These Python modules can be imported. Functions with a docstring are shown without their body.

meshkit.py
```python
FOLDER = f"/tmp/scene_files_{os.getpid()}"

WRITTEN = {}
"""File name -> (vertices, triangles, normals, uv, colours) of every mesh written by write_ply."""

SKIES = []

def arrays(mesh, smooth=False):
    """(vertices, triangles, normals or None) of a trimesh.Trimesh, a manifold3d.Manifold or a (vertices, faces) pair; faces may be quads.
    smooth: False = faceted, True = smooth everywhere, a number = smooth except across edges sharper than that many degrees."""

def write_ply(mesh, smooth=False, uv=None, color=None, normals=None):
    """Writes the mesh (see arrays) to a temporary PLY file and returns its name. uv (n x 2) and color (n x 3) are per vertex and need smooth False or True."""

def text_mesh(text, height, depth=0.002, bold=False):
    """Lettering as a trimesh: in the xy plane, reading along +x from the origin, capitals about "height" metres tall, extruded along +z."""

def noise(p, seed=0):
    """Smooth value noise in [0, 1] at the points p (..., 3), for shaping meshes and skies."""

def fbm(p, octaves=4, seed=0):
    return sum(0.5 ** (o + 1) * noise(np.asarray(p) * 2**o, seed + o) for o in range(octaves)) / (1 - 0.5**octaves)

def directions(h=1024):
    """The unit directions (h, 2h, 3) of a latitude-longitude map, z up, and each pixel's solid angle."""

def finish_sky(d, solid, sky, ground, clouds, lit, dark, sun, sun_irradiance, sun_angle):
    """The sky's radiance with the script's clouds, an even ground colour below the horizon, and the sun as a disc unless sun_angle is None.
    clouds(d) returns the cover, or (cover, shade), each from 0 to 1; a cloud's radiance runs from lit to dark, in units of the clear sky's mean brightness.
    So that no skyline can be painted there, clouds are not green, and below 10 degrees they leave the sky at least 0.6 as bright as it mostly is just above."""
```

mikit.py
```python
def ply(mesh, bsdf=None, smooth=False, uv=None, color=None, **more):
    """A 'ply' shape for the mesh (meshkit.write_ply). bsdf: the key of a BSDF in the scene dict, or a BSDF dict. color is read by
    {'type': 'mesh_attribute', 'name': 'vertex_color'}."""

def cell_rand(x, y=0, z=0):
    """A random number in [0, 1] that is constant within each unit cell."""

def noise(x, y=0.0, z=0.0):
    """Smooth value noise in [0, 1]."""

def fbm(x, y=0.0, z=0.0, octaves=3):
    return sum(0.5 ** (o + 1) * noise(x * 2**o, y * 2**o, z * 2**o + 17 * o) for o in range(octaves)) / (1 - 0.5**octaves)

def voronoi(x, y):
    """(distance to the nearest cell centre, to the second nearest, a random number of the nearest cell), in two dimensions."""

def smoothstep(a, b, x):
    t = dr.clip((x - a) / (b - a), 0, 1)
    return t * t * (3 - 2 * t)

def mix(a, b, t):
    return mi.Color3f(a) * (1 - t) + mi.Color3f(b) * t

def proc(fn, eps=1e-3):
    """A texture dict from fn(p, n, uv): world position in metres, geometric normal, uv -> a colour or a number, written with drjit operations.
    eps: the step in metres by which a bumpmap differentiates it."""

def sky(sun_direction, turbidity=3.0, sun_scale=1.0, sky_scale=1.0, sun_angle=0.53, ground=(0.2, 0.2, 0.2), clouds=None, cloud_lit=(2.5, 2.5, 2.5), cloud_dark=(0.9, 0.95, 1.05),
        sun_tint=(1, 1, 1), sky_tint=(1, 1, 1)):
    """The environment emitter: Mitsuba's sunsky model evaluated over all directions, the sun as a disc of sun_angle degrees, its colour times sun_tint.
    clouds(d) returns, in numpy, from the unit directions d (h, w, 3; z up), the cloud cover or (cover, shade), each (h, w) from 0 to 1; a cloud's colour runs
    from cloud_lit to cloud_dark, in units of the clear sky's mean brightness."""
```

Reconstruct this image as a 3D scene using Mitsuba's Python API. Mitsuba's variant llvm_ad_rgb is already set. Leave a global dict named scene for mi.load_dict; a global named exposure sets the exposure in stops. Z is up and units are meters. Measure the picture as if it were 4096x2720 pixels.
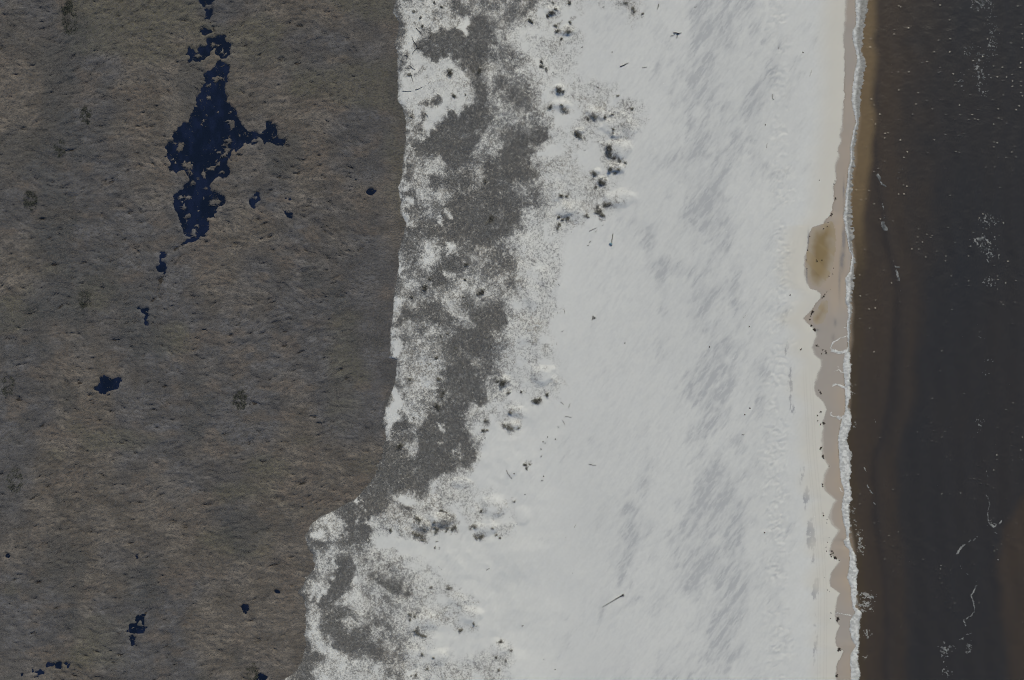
import math, random
import numpy as np, trimesh, drjit as dr, mitsuba as mi
import mikit, meshkit
from scipy import ndimage

T = mi.ScalarTransform4f
rng = np.random.default_rng(7)
random.seed(7)
scene, labels = {}, {}

# ------------------------------------------------------------------ camera, sky, exposure
CAM_H = 500.0
scene['camera'] = {'type': 'perspective', 'fov': math.degrees(2 * math.atan(204.8 / (CAM_H - 1.0))), 'fov_axis': 'x',
                   'near_clip': 1.0, 'far_clip': 5000.0,
                   'to_world': T().look_at(origin=[0, 0, CAM_H], target=[0, 0, 0], up=[0, 1, 0])}
SUN = (0.24, 0.70, 0.74)
scene['sky'] = mikit.sky(SUN, turbidity=3, sun_tint=(0.89, 1.0, 1.09))
exposure = 1.2

# The survey plan: one plan unit is 0.1 m, plan origin at the north-west corner, so that plan (2048, 1360) is the world origin.
def W(p):
    p = np.asarray(p, float)
    return np.stack([(p[..., 0] - 2048) / 10, (1360 - p[..., 1]) / 10], -1)

# ------------------------------------------------------------------ noise helpers (numpy)
def nz(x, y, s, seed=0, oct=3):
    return meshkit.fbm(np.stack([x / s, y / s, np.full_like(x, 0.37)], -1), oct, seed)
def sstep(a, b, x):
    t = np.clip((x - a) / (b - a), 0, 1)
    return t * t * (3 - 2 * t)
def unif(a):
    r = np.argsort(np.argsort(a.ravel(), kind='stable'), kind='stable') / a.size
    return r.reshape(a.shape)

# ------------------------------------------------------------------ plan lines
MARSH = [(1590,-300),(1590,0),(1578,50),(1605,90),(1598,140),(1585,180),(1600,220),(1597,270),(1600,350),(1597,400),(1618,430),(1630,480),(1632,560),(1622,620),(1615,700),(1600,750),(1612,810),(1605,850),(1632,890),(1622,940),(1600,1010),(1602,1060),(1592,1130),(1583,1190),(1577,1270),(1568,1320),(1570,1380),(1563,1430),(1592,1440),(1592,1500),(1583,1540),(1562,1600),(1545,1650),(1538,1700),(1552,1750),(1540,1800),(1530,1850),(1508,1905),(1470,1950),(1440,1985),(1400,2010),(1350,2040),(1285,2070),(1240,2110),(1228,2160),(1240,2195),(1262,2215),(1264,2270),(1240,2310),(1215,2350),(1202,2370),(1222,2395),(1232,2440),(1228,2520),(1230,2600),(1215,2650),(1190,2685),(1150,2715),(1120,2760),(1100,3020)]
INNER = [(3430,-300),(3425,0),(3425,40),(3428,60),(3427,100),(3415,120),(3416,140),(3420,175),(3430,200),(3433,240),(3430,260),(3422,290),(3418,330),(3415,370),(3411,395),(3414,420),(3422,450),(3428,490),(3418,520),(3412,550),(3404,590),(3408,640),(3396,680),(3393,720),(3389,760),(3386,800),(3382,850),(3379,870),(3385,907),(3391,950),(3400,1000),(3412,1020),(3405,1060),(3402,1085),(3388,1110),(3388,1130),(3392,1160),(3386,1205),(3396,1225),(3398,1270),(3390,1300),(3392,1330),(3394,1390),(3382,1420),(3376,1460),(3378,1490),(3380,1530),(3384,1580),(3384,1640),(3378,1660),(3366,1690),(3362,1720),(3355,1760),(3358,1814),(3362,1850),(3366,1880),(3370,1920),(3382,1970),(3374,2000),(3372,2040),(3376,2080),(3391,2120),(3392,2155),(3379,2165),(3382,2180),(3402,2200),(3402,2250),(3398,2290),(3392,2310),(3409,2350),(3410,2380),(3416,2430),(3424,2450),(3406,2485),(3402,2520),(3412,2560),(3428,2585),(3408,2620),(3406,2660),(3408,2700),(3410,2740),(3410,3020)]
OUTER = [(3470,-300),(3468,0),(3468,40),(3460,60),(3457,100),(3452,140),(3447,180),(3445,200),(3460,240),(3462,262),(3455,290),(3453,330),(3440,370),(3443,400),(3442,420),(3440,450),(3433,490),(3430,540),(3428,560),(3420,590),(3424,650),(3418,700),(3415,760),(3413,830),(3412,900),(3420,940),(3408,970),(3414,1010),(3420,1040),(3416,1075),(3421,1120),(3420,1140),(3412,1170),(3407,1205),(3410,1230),(3405,1270),(3402,1300),(3404,1330),(3398,1380),(3402,1420),(3406,1470),(3400,1520),(3403,1580),(3390,1630),(3404,1660),(3406,1690),(3398,1720),(3385,1760),(3404,1814),(3402,1850),(3405,1890),(3396,1930),(3405,1970),(3406,2000),(3394,2030),(3400,2080),(3402,2110),(3400,2150),(3402,2180),(3412,2200),(3422,2220),(3424,2260),(3432,2280),(3426,2320),(3430,2350),(3430,2380),(3424,2430),(3446,2450),(3438,2490),(3436,2550),(3436,2590),(3430,2640),(3440,2700),(3432,2740),(3430,3020)]
WET = [(3390,-300),(3388,0),(3380,60),(3376,150),(3380,250),(3380,330),(3376,400),(3372,460),(3366,520),(3360,545),(3362,575),(3352,590),(3352,620),(3346,650),(3340,690),(3344,720),(3334,745),(3338,770),(3334,800),(3328,840),(3320,860),(3304,876),(3296,895),(3252,908),(3238,930),(3228,970),(3224,1010),(3216,1050),(3216,1090),(3224,1130),(3242,1155),(3272,1162),(3280,1178),(3279,1196),(3264,1212),(3246,1240),(3222,1262),(3214,1275),(3224,1290),(3243,1305),(3262,1325),(3268,1342),(3258,1360),(3246,1390),(3258,1418),(3282,1438),(3286,1465),(3274,1490),(3262,1520),(3256,1550),(3264,1580),(3290,1605),(3306,1635),(3298,1660),(3290,1690),(3290,1740),(3286,1800),(3292,1830),(3306,1850),(3318,1868),(3308,1880),(3296,1905),(3292,1935),(3302,1965),(3322,1985),(3346,2003),(3334,2015),(3322,2040),(3317,2075),(3326,2100),(3350,2120),(3346,2132),(3332,2155),(3320,2180),(3318,2205),(3330,2225),(3356,2242),(3346,2262),(3326,2290),(3315,2320),(3322,2345),(3348,2366),(3362,2375),(3350,2400),(3342,2435),(3338,2465),(3348,2490),(3360,2505),(3350,2525),(3340,2555),(3344,2585),(3374,2605),(3364,2625),(3348,2660),(3344,2700),(3346,2740),(3346,3020)]
def knots(line):
    w = W(line)
    o = np.argsort(w[:, 1])
    return w[o, 1], w[o, 0]
KM, KI, KO, KW = (knots(l) for l in (MARSH, INNER, OUTER, WET))
def xm(y): return np.interp(y, *KM)
def xs(y): return np.interp(y, *KI)
def xo(y): return np.interp(y, *KO)
def xw(y): return np.interp(y, *KW)
def pl(k):                                   # the same polyline for a texture
    ys, xv = k
    s = np.diff(xv) / np.diff(ys)
    d = np.diff(np.concatenate([[0], s, [0]]))
    def f(y):
        r = mi.Float(float(xv[0]))
        for a, b in zip(ys, d):
            if abs(b) > 1e-6:
                r = r + float(b) * dr.maximum(y - float(a), 0)
        return r
    return f
def thin(k, step):                           # fewer knots
    ys = np.arange(-150, 151, step)
    return ys.astype(float), np.interp(ys, *k)

# ------------------------------------------------------------------ zone maps on a survey raster
RX0, RX1, RY0, RY1, RC = -216.0, 216.0, -152.0, 152.0, 0.4
gx, gy = np.arange(RX0, RX1, RC), np.arange(RY0, RY1, RC)
def inside(px, py, poly):
    r = np.zeros(px.shape, bool)
    n = len(poly)
    for i in range(n):
        (x0, y0), (x1, y1) = poly[i], poly[(i + 1) % n]
        if y0 == y1: continue
        c = ((py >= min(y0, y1)) & (py < max(y0, y1)))
        r ^= c & (px < x0 + (py - y0) * (x1 - x0) / (y1 - y0))
    return r
def sdist(poly, margin):                     # (slices, signed distance in metres, positive inside) around one polygon of the plan
    p = W(poly)
    i0, i1 = np.searchsorted(gx, [p[:, 0].min() - margin, p[:, 0].max() + margin])
    j0, j1 = np.searchsorted(gy, [p[:, 1].min() - margin, p[:, 1].max() + margin])
    X, Y = np.meshgrid(gx[i0:i1], gy[j0:j1])
    m = inside(X, Y, p)
    d = ndimage.distance_transform_edt(m) - ndimage.distance_transform_edt(~m)
    return (slice(j0, j1), slice(i0, i1)), (d - 0.5 * np.sign(d)) * RC
def sample(grid, x, y, order=1):
    return ndimage.map_coordinates(grid, [(y - RY0) / RC, (x - RX0) / RC], order=order, mode='nearest')

# dune grass cover: (value, edge softness in m, plan outline), painted in order
COVER = [
 (.18,3,[(1560,-120),(2560,-120),(2590,0),(2560,80),(2540,110),(2500,60),(2440,20),(2330,20),(2330,130),(2310,220),(2290,290),(2350,330),(2430,340),(2500,360),(2575,420),(2565,500),(2530,560),(2505,640),(2440,770),(2510,760),(2505,800),(2450,840),(2340,870),(2290,920),(2245,1000),(2240,1100),(2210,1150),(2240,1220),(2205,1280),(2215,1380),(2225,1450),(2262,1540),(2215,1590),(2130,1570),(2080,1600),(2100,1680),(2060,1730),(2000,1690),(1960,1640),(1940,1720),(1915,1800),(1900,1860),(1850,1890),(1880,1930),(1960,1960),(2030,1990),(2060,2050),(2055,2120),(2010,2150),(1900,2110),(1840,2080),(1840,2120),(1740,2140),(1690,2170),(1600,2150),(1480,2180),(1440,2220),(1620,2220),(1700,2260),(1790,2330),(1880,2390),(1920,2460),(1920,2500),(1850,2530),(1780,2500),(1700,2560),(1760,2600),(1880,2630),(1960,2590),(2020,2560),(2060,2620),(2010,2720),(2000,2840),(1100,2840),(1150,2700),(1230,2500),(1200,2370),(1260,2250),(1230,2140),(1300,2060),(1500,1920),(1560,1750),(1590,1440),(1575,1200),(1620,900),(1630,500),(1590,0)]),
 # main grass belt
 (.72,2.5,[(1590,-120),(2120,-120),(2130,40),(2080,80),(2010,110),(2000,200),(2060,210),(2110,250),(2060,290),(2140,320),(2160,380),(2130,410),(2180,440),(2196,540),(2185,570),(2135,600),(2165,690),(2190,760),(2170,800),(2120,850),(2080,900),(2060,980),(2040,1060),(2050,1130),(2030,1200),(2035,1300),(2010,1390),(1985,1440),(1960,1520),(1940,1570),(1950,1610),(1910,1590),(1870,1610),(1860,1680),(1870,1740),(1895,1790),(1900,1840),(1880,1860),(1800,1880),(1735,1900),(1720,1940),(1750,1960),(1740,2000),(1690,2020),(1560,2010),(1580,2060),(1540,2080),(1480,2070),(1470,2200),(1400,2240),(1410,2300),(1390,2360),(1340,2420),(1440,2440),(1560,2430),(1580,2560),(1590,2620),(1530,2660),(1420,2640),(1300,2560),(1280,2720),(1280,2840),(1080,2840),(1150,2710),(1230,2500),(1200,2370),(1260,2250),(1230,2140),(1300,2060),(1500,1920),(1560,1750),(1590,1440),(1575,1200),(1620,900),(1630,500),(1590,0)]),
 # thin, speckled cover
 (.58,2,[(2000,-100),(2130,-100),(2130,50),(2070,75),(2040,120),(1990,120),(1900,60),(1900,0)]),
 (.56,2,[(1955,130),(2000,120),(2040,200),(2100,220),(2110,260),(2060,285),(2150,330),(2160,380),(2130,410),(2180,440),(2195,540),(2150,560),(2060,545),(2000,585),(1955,420),(1945,300)]),
 (.30,2,[(1600,0),(1800,-20),(1810,60),(1760,110),(1690,90),(1600,40)]),
 (.50,2,[(1700,1030),(1880,1080),(1960,1150),(1900,1230),(1800,1300),(1790,1380),(1780,1450),(1760,1540),(1680,1580),(1600,1560),(1600,1440),(1580,1350),(1600,1250),(1610,1130)]),
 (.62,2.5,[(1950,990),(2050,1000),(2045,1130),(2020,1230),(1960,1210),(1920,1100)]),
 (.46,3,[(1460,2210),(1600,2230),(1650,2330),(1660,2420),(1580,2470),(1480,2440),(1400,2420),(1400,2330)]),
 (.60,2,[(1400,2470),(1560,2440),(1600,2540),(1640,2620),(1620,2720),(1440,2720),(1540,2640),(1500,2560),(1380,2520)]),
 (.30,2,[(1270,2600),(1330,2580),(1440,2650),(1560,2660),(1580,2760),(1260,2760),(1290,2660)]),
 (.52,1.5,[(1620,2030),(1700,2060),(1780,2060),(1820,2090),(1820,2120),(1740,2130),(1690,2110),(1660,2090)]),
 (.45,1.5,[(1420,2120),(1560,2060),(1600,2080),(1640,2130),(1590,2140),(1500,2120)]),
 # dense mats
 (1.0,.8,[(1691,175),(1730,150),(1780,121),(1819,105),(1838,112),(1845,140),(1889,145),(1889,75),(1924,80),(1927,150),(1940,178),(1937,223),(1924,274),(1924,290),(1860,277),(1828,272),(1831,249),(1780,223),(1739,239),(1700,222)]),
 (.95,1,[(1902,325),(1946,315),(1950,390),(1925,400),(1905,380)]),
 (1.0,1,[(1770,500),(1780,456),(1800,440),(1822,465),(1840,427),(1900,410),(1945,395),(1950,440),(1920,500),(1900,560),(1880,600),(1860,640),(1830,700),(1790,705),(1775,640),(1770,610),(1720,600),(1690,590),(1655,640),(1650,590),(1690,560),(1740,520)]),
 (.97,1.2,[(2000,590),(2050,585),(2075,555),(2130,575),(2138,600),(2110,632),(2130,655),(2165,690),(2100,715),(2050,725),(2030,770),(2055,820),(2050,850),(2070,890),(2040,935),(1990,955),(1900,985),(1800,960),(1740,950),(1690,960),(1620,960),(1612,905),(1660,880),(1740,905),(1800,860),(1820,800),(1880,780),(1960,760),(1970,700),(1940,660),(1960,620)]),
 (.95,1,[(2130,530),(2180,500),(2192,560),(2160,580),(2100,560)]),
 (1.0,1,[(1770,1050),(1830,1040),(1842,1075),(1800,1090),(1770,1120),(1735,1145),(1738,1110),(1755,1080)]),
 (.9,1.5,[(1610,1240),(1660,1215),(1720,1205),(1790,1240),(1785,1285),(1740,1295),(1690,1262),(1640,1275),(1600,1285)]),
 (1.0,1.5,[(1865,1260),(1900,1245),(1960,1215),(1990,1230),(2022,1262),(2008,1292),(1980,1302),(1920,1340),(1905,1300),(1880,1275)]),
 (1.0,1.2,[(1790,1385),(1830,1360),(1840,1320),(1890,1308),(1930,1320),(1960,1340),(1968,1380),(1930,1395),(1918,1440),(1880,1435),(1840,1402),(1800,1412)]),
 (1.0,1.2,[(1790,1472),(1820,1440),(1870,1450),(1890,1480),(1908,1490),(1900,1525),(1870,1538),(1820,1522),(1790,1502)]),
 (1.0,1.2,[(1780,1540),(1840,1535),(1900,1528),(1925,1545),(1852,1572),(1830,1592),(1790,1585),(1772,1562)]),
 (1.0,1,[(1735,1660),(1760,1640),(1790,1592),(1860,1590),(1885,1580),(1935,1572),(1955,1605),(1930,1612),(1880,1602),(1858,1640),(1855,1700),(1866,1750),(1882,1770),(1897,1800),(1897,1840),(1880,1860),(1830,1862),(1790,1882),(1740,1902),(1715,1917),(1690,1937),(1660,1962),(1640,1985),(1640,2030),(1590,2010),(1600,1940),(1640,1900),(1650,1860),(1600,1840),(1650,1825),(1705,1790),(1690,1760),(1672,1720),(1680,1690),(1700,1672)]),
 (1.0,1,[(1580,1700),(1600,1672),(1640,1660),(1646,1690),(1640,1715),(1600,1730),(1568,1735)]),
 (1.0,1.5,[(1520,1800),(1560,1765),(1600,1800),(1600,1825),(1650,1850),(1680,1880),(1700,1905),(1600,1955),(1560,1962),(1540,2040),(1500,2060),(1470,2100),(1462,2120),(1400,2112),(1370,2085),(1345,2060),(1300,2065),(1260,2070),(1260,2000),(1330,1950),(1450,1900),(1500,1870)]),
 (.95,.8,[(1410,2125),(1450,2105),(1478,2132),(1470,2160),(1440,2165),(1400,2160),(1372,2162),(1362,2142)]),
 (1.0,1,[(1320,2295),(1355,2272),(1368,2250),(1358,2230),(1392,2228),(1412,2280),(1414,2312),(1396,2342),(1372,2362),(1356,2392),(1340,2412),(1300,2412),(1310,2372),(1322,2342),(1308,2312)]),
 (.9,.8,[(1225,2350),(1250,2340),(1257,2390),(1230,2397)]),
 (.93,1.2,[(1270,2402),(1310,2392),(1372,2422),(1382,2442),(1360,2472),(1352,2482),(1356,2512),(1340,2532),(1400,2542),(1470,2508),(1472,2522),(1442,2552),(1500,2582),(1532,2602),(1522,2627),(1480,2622),(1440,2642),(1400,2612),(1350,2582),(1300,2552),(1280,2532),(1278,2472),(1290,2442)]),
 (1.0,1,[(1258,2612),(1290,2592),(1302,2622),(1268,2652),(1265,2760),(1150,2760),(1200,2690),(1230,2645)]),
 (.93,1,[(1500,2310),(1540,2300),(1560,2312),(1600,2322),(1616,2347),(1610,2367),(1642,2372),(1657,2387),(1630,2397),(1590,2367),(1570,2367),(1530,2332)]),
 (.9,.6,[(1650,2515),(1675,2515),(1700,2540),(1680,2545),(1655,2535)]),
 # bare sand
 (.10,1,[(1612,90),(1640,62),(1680,100),(1690,150),(1672,190),(1690,225),(1745,245),(1790,230),(1830,262),(1815,287),(1850,284),(1870,302),(1895,332),(1897,372),(1870,402),(1840,422),(1840,472),(1815,477),(1800,442),(1790,442),(1770,482),(1745,502),(1742,522),(1692,522),(1688,472),(1640,482),(1622,432),(1602,392),(1602,302),(1622,212),(1632,162),(1620,122)]),
 (.02,.7,[(1840,80),(1885,76),(1892,102),(1876,142),(1850,142),(1842,116)]),
 (.22,1.5,[(1582,52),(1602,20),(1640,10),(1740,20),(1800,42),(1830,82),(1800,112),(1760,122),(1700,112),(1640,92),(1612,72)]),
 (.85,.6,[(1686,432),(1694,400),(1712,402),(1750,374),(1766,380),(1752,422),(1735,440),(1730,412),(1702,417)]),
 (.85,.6,[(1678,464),(1700,440),(1712,470),(1690,474)]),
 (.95,.6,[(1778,492),(1790,450),(1802,438),(1822,470),(1800,492)]),
 (.6,.8,[(1668,292),(1690,260),(1714,272),(1702,312)]), (.6,.8,[(1615,262),(1635,240),(1650,262),(1630,282)]),
 (.28,1.5,[(1660,702),(1640,690),(1680,660),(1710,632),(1752,624),(1778,660),(1770,692),(1740,688),(1722,692),(1725,752),(1760,752),(1802,760),(1802,792),(1780,822),(1768,850),(1758,800),(1732,782),(1720,832),(1700,832),(1678,802),(1668,762)]),
 (.10,.6,[(1648,542),(1680,540),(1690,572),(1668,562)]), (.05,.6,[(1698,500),(1742,500),(1738,514),(1715,522),(1722,558),(1708,540)]),
 (.05,.6,[(1748,880),(1766,878),(1767,906),(1750,908)]), (.08,.6,[(1780,842),(1802,842),(1812,872),(1790,872)]),
 (.04,.6,[(1596,748),(1632,735),(1636,752),(1608,768)]), (.04,.6,[(1614,790),(1652,800),(1656,820),(1620,824)]), (.06,.6,[(1604,842),(1620,832),(1630,862),(1652,882),(1640,892),(1614,862)]),
 (.10,.5,[(1625,510),(1634,512),(1637,570),(1630,620),(1622,618),(1630,570)]), (.10,.5,[(1612,640),(1622,640),(1622,680),(1616,735),(1608,735),(1612,680)]),
 (.42,1.5,[(1900,542),(1920,532),(1960,562),(2000,542),(2002,682),(1970,642),(1920,622),(1895,612)]),
 (.26,1.5,[(1690,962),(1740,972),(1762,1012),(1740,1052),(1720,1082),(1700,1042),(1678,1002)]), (.03,.6,[(1780,972),(1832,980),(1830,1012),(1802,1014),(1784,1000)]),
 (.10,1,[(1830,1112),(1872,1122),(1872,1152),(1850,1167),(1833,1152)]),
 (.04,.6,[(1590,1188),(1612,1180),(1622,1190),(1602,1232),(1586,1266),(1576,1270)]), (.08,.5,[(1588,1060),(1602,1050),(1620,1070),(1618,1100),(1606,1090)]),
 (.08,.6,[(1568,1310),(1592,1302),(1592,1330),(1570,1336)]), (.03,.6,[(1578,1358),(1602,1380),(1602,1412),(1603,1426),(1572,1432),(1566,1402)]),
 (.24,1.5,[(1800,1242),(1880,1262),(1906,1292),(1880,1302),(1830,1282)]),
 (.36,2,[(1610,1430),(1740,1400),(1780,1460),(1700,1600),(1610,1560)]), (.12,.5,[(1770,1575),(1680,1500),(1700,1498),(1780,1500)][:3]),
 (.02,.8,[(1578,1547),(1596,1562),(1612,1602),(1632,1622),(1607,1642),(1600,1672),(1572,1702),(1562,1722),(1572,1747),(1558,1752),(1550,1722),(1540,1702),(1546,1652),(1562,1602),(1570,1562)]),
 (.34,1.5,[(1640,1562),(1700,1532),(1742,1582),(1722,1622),(1682,1682),(1662,1722),(1640,1692),(1640,1652),(1610,1640)]),
 (.30,1.2,[(1610,1772),(1660,1752),(1682,1792),(1652,1822),(1640,1842),(1612,1812)]),
 (.08,.5,[(1745,1702),(1772,1712),(1762,1732)]), (.08,.5,[(1735,1778),(1782,1765),(1770,1782),(1745,1792)]), (.12,.6,[(1818,1802),(1842,1782),(1868,1808),(1862,1822),(1842,1800)]),
 (.10,.5,[(1636,1920),(1650,1890),(1664,1870),(1660,1900)]), (.02,1,[(1575,1970),(1600,1958),(1630,1958),(1642,1985),(1640,2005),(1600,2012),(1580,1995)]),
 (.03,.4,[(1393,1955),(1405,1956),(1412,1980),(1430,1985),(1455,2008),(1462,2020),(1440,2012),(1425,1995),(1410,2000),(1395,1990)]),
 (.25,.6,[(1290,1976),(1308,1962),(1328,1976),(1322,1987),(1300,1995)]), (.12,.6,[(1438,2028),(1468,2040),(1470,2050),(1442,2040)]), (.2,.6,[(1405,2070),(1425,2050),(1430,2085),(1408,2078)]), (.08,.5,[(1450,2075),(1470,2072),(1520,2100),(1540,2130),(1480,2110),(1460,2100)]),
 (.30,1,[(1265,2080),(1340,2058),(1378,2090),(1378,2130),(1345,2150),(1330,2110),(1270,2110)]), (.02,.8,[(1232,2130),(1262,2118),(1310,2125),(1322,2140),(1300,2160),(1250,2155)]),
 (.40,1.5,[(1262,2212),(1330,2180),(1400,2180),(1420,2220),(1352,2232),(1300,2300),(1262,2290)]), (.08,.6,[(1335,2262),(1358,2240),(1360,2275),(1340,2284)]), (.10,.6,[(1300,2300),(1325,2290),(1330,2310),(1315,2315)]),
 (.36,1,[(1240,2310),(1290,2290),(1300,2340),(1260,2370),(1232,2345)]), (.15,.7,[(1262,2370),(1300,2345),(1320,2350),(1318,2370),(1280,2400),(1262,2395)]),
 (.16,1.2,[(1230,2410),(1262,2400),(1270,2470),(1282,2540),(1310,2570),(1350,2590),(1390,2620),(1400,2660),(1330,2650),(1310,2600),(1270,2590),(1232,2540)]),
 (.14,1.5,[(1380,2370),(1412,2320),(1450,2310),(1470,2370),(1470,2400),(1420,2440),(1400,2430),(1375,2400)]), (.10,.8,[(1362,2460),(1400,2470),(1440,2500),(1420,2505),(1365,2480)]),
 (.02,1.5,[(1640,1990),(1730,1960),(1760,1980),(1700,2010),(1660,2010)]),
 (.02,1.5,[(2220,50),(2300,20),(2335,120),(2210,165),(2180,112)]), (.02,1.2,[(2090,115),(2120,100),(2215,165),(2160,155)]), (.02,1.5,[(2120,392),(2250,392),(2330,432),(2330,472),(2230,522),(2195,562),(2200,482),(2150,410)]),
 (.02,1.5,[(2130,592),(2250,562),(2280,602),(2200,622),(2140,642)]), (.02,1.5,[(2300,622),(2380,552),(2422,602),(2400,702),(2340,702)]), (.03,1.2,[(2120,230),(2150,225),(2160,270),(2125,280)]),
 (.02,1.5,[(1480,2160),(1560,2130),(1640,2150),(1800,2150),(1900,2200),(1700,2230),(1500,2190)]), (.02,1.2,[(1790,2030),(1820,2010),(1860,2080),(1920,2120),(1900,2150),(1840,2130)]),
]
DENS = np.zeros((len(gy), len(gx)))
for v, soft, poly in COVER:
    sl, d = sdist(poly, soft * 1.6 + 2)
    soft = soft * 1.6
    a = sstep(-soft, soft, d)
    DENS[sl] = DENS[sl] * (1 - a) + v * a
    if v == .72:                              # the mat runs on up to the marsh
        DENS = np.maximum(DENS, .72 * sstep(7, 3, gx[None, :] - xm(gy)[:, None]))
DENS *= sstep(-4.0, -3.0, gx[None, :] - xm(gy)[:, None])
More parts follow.
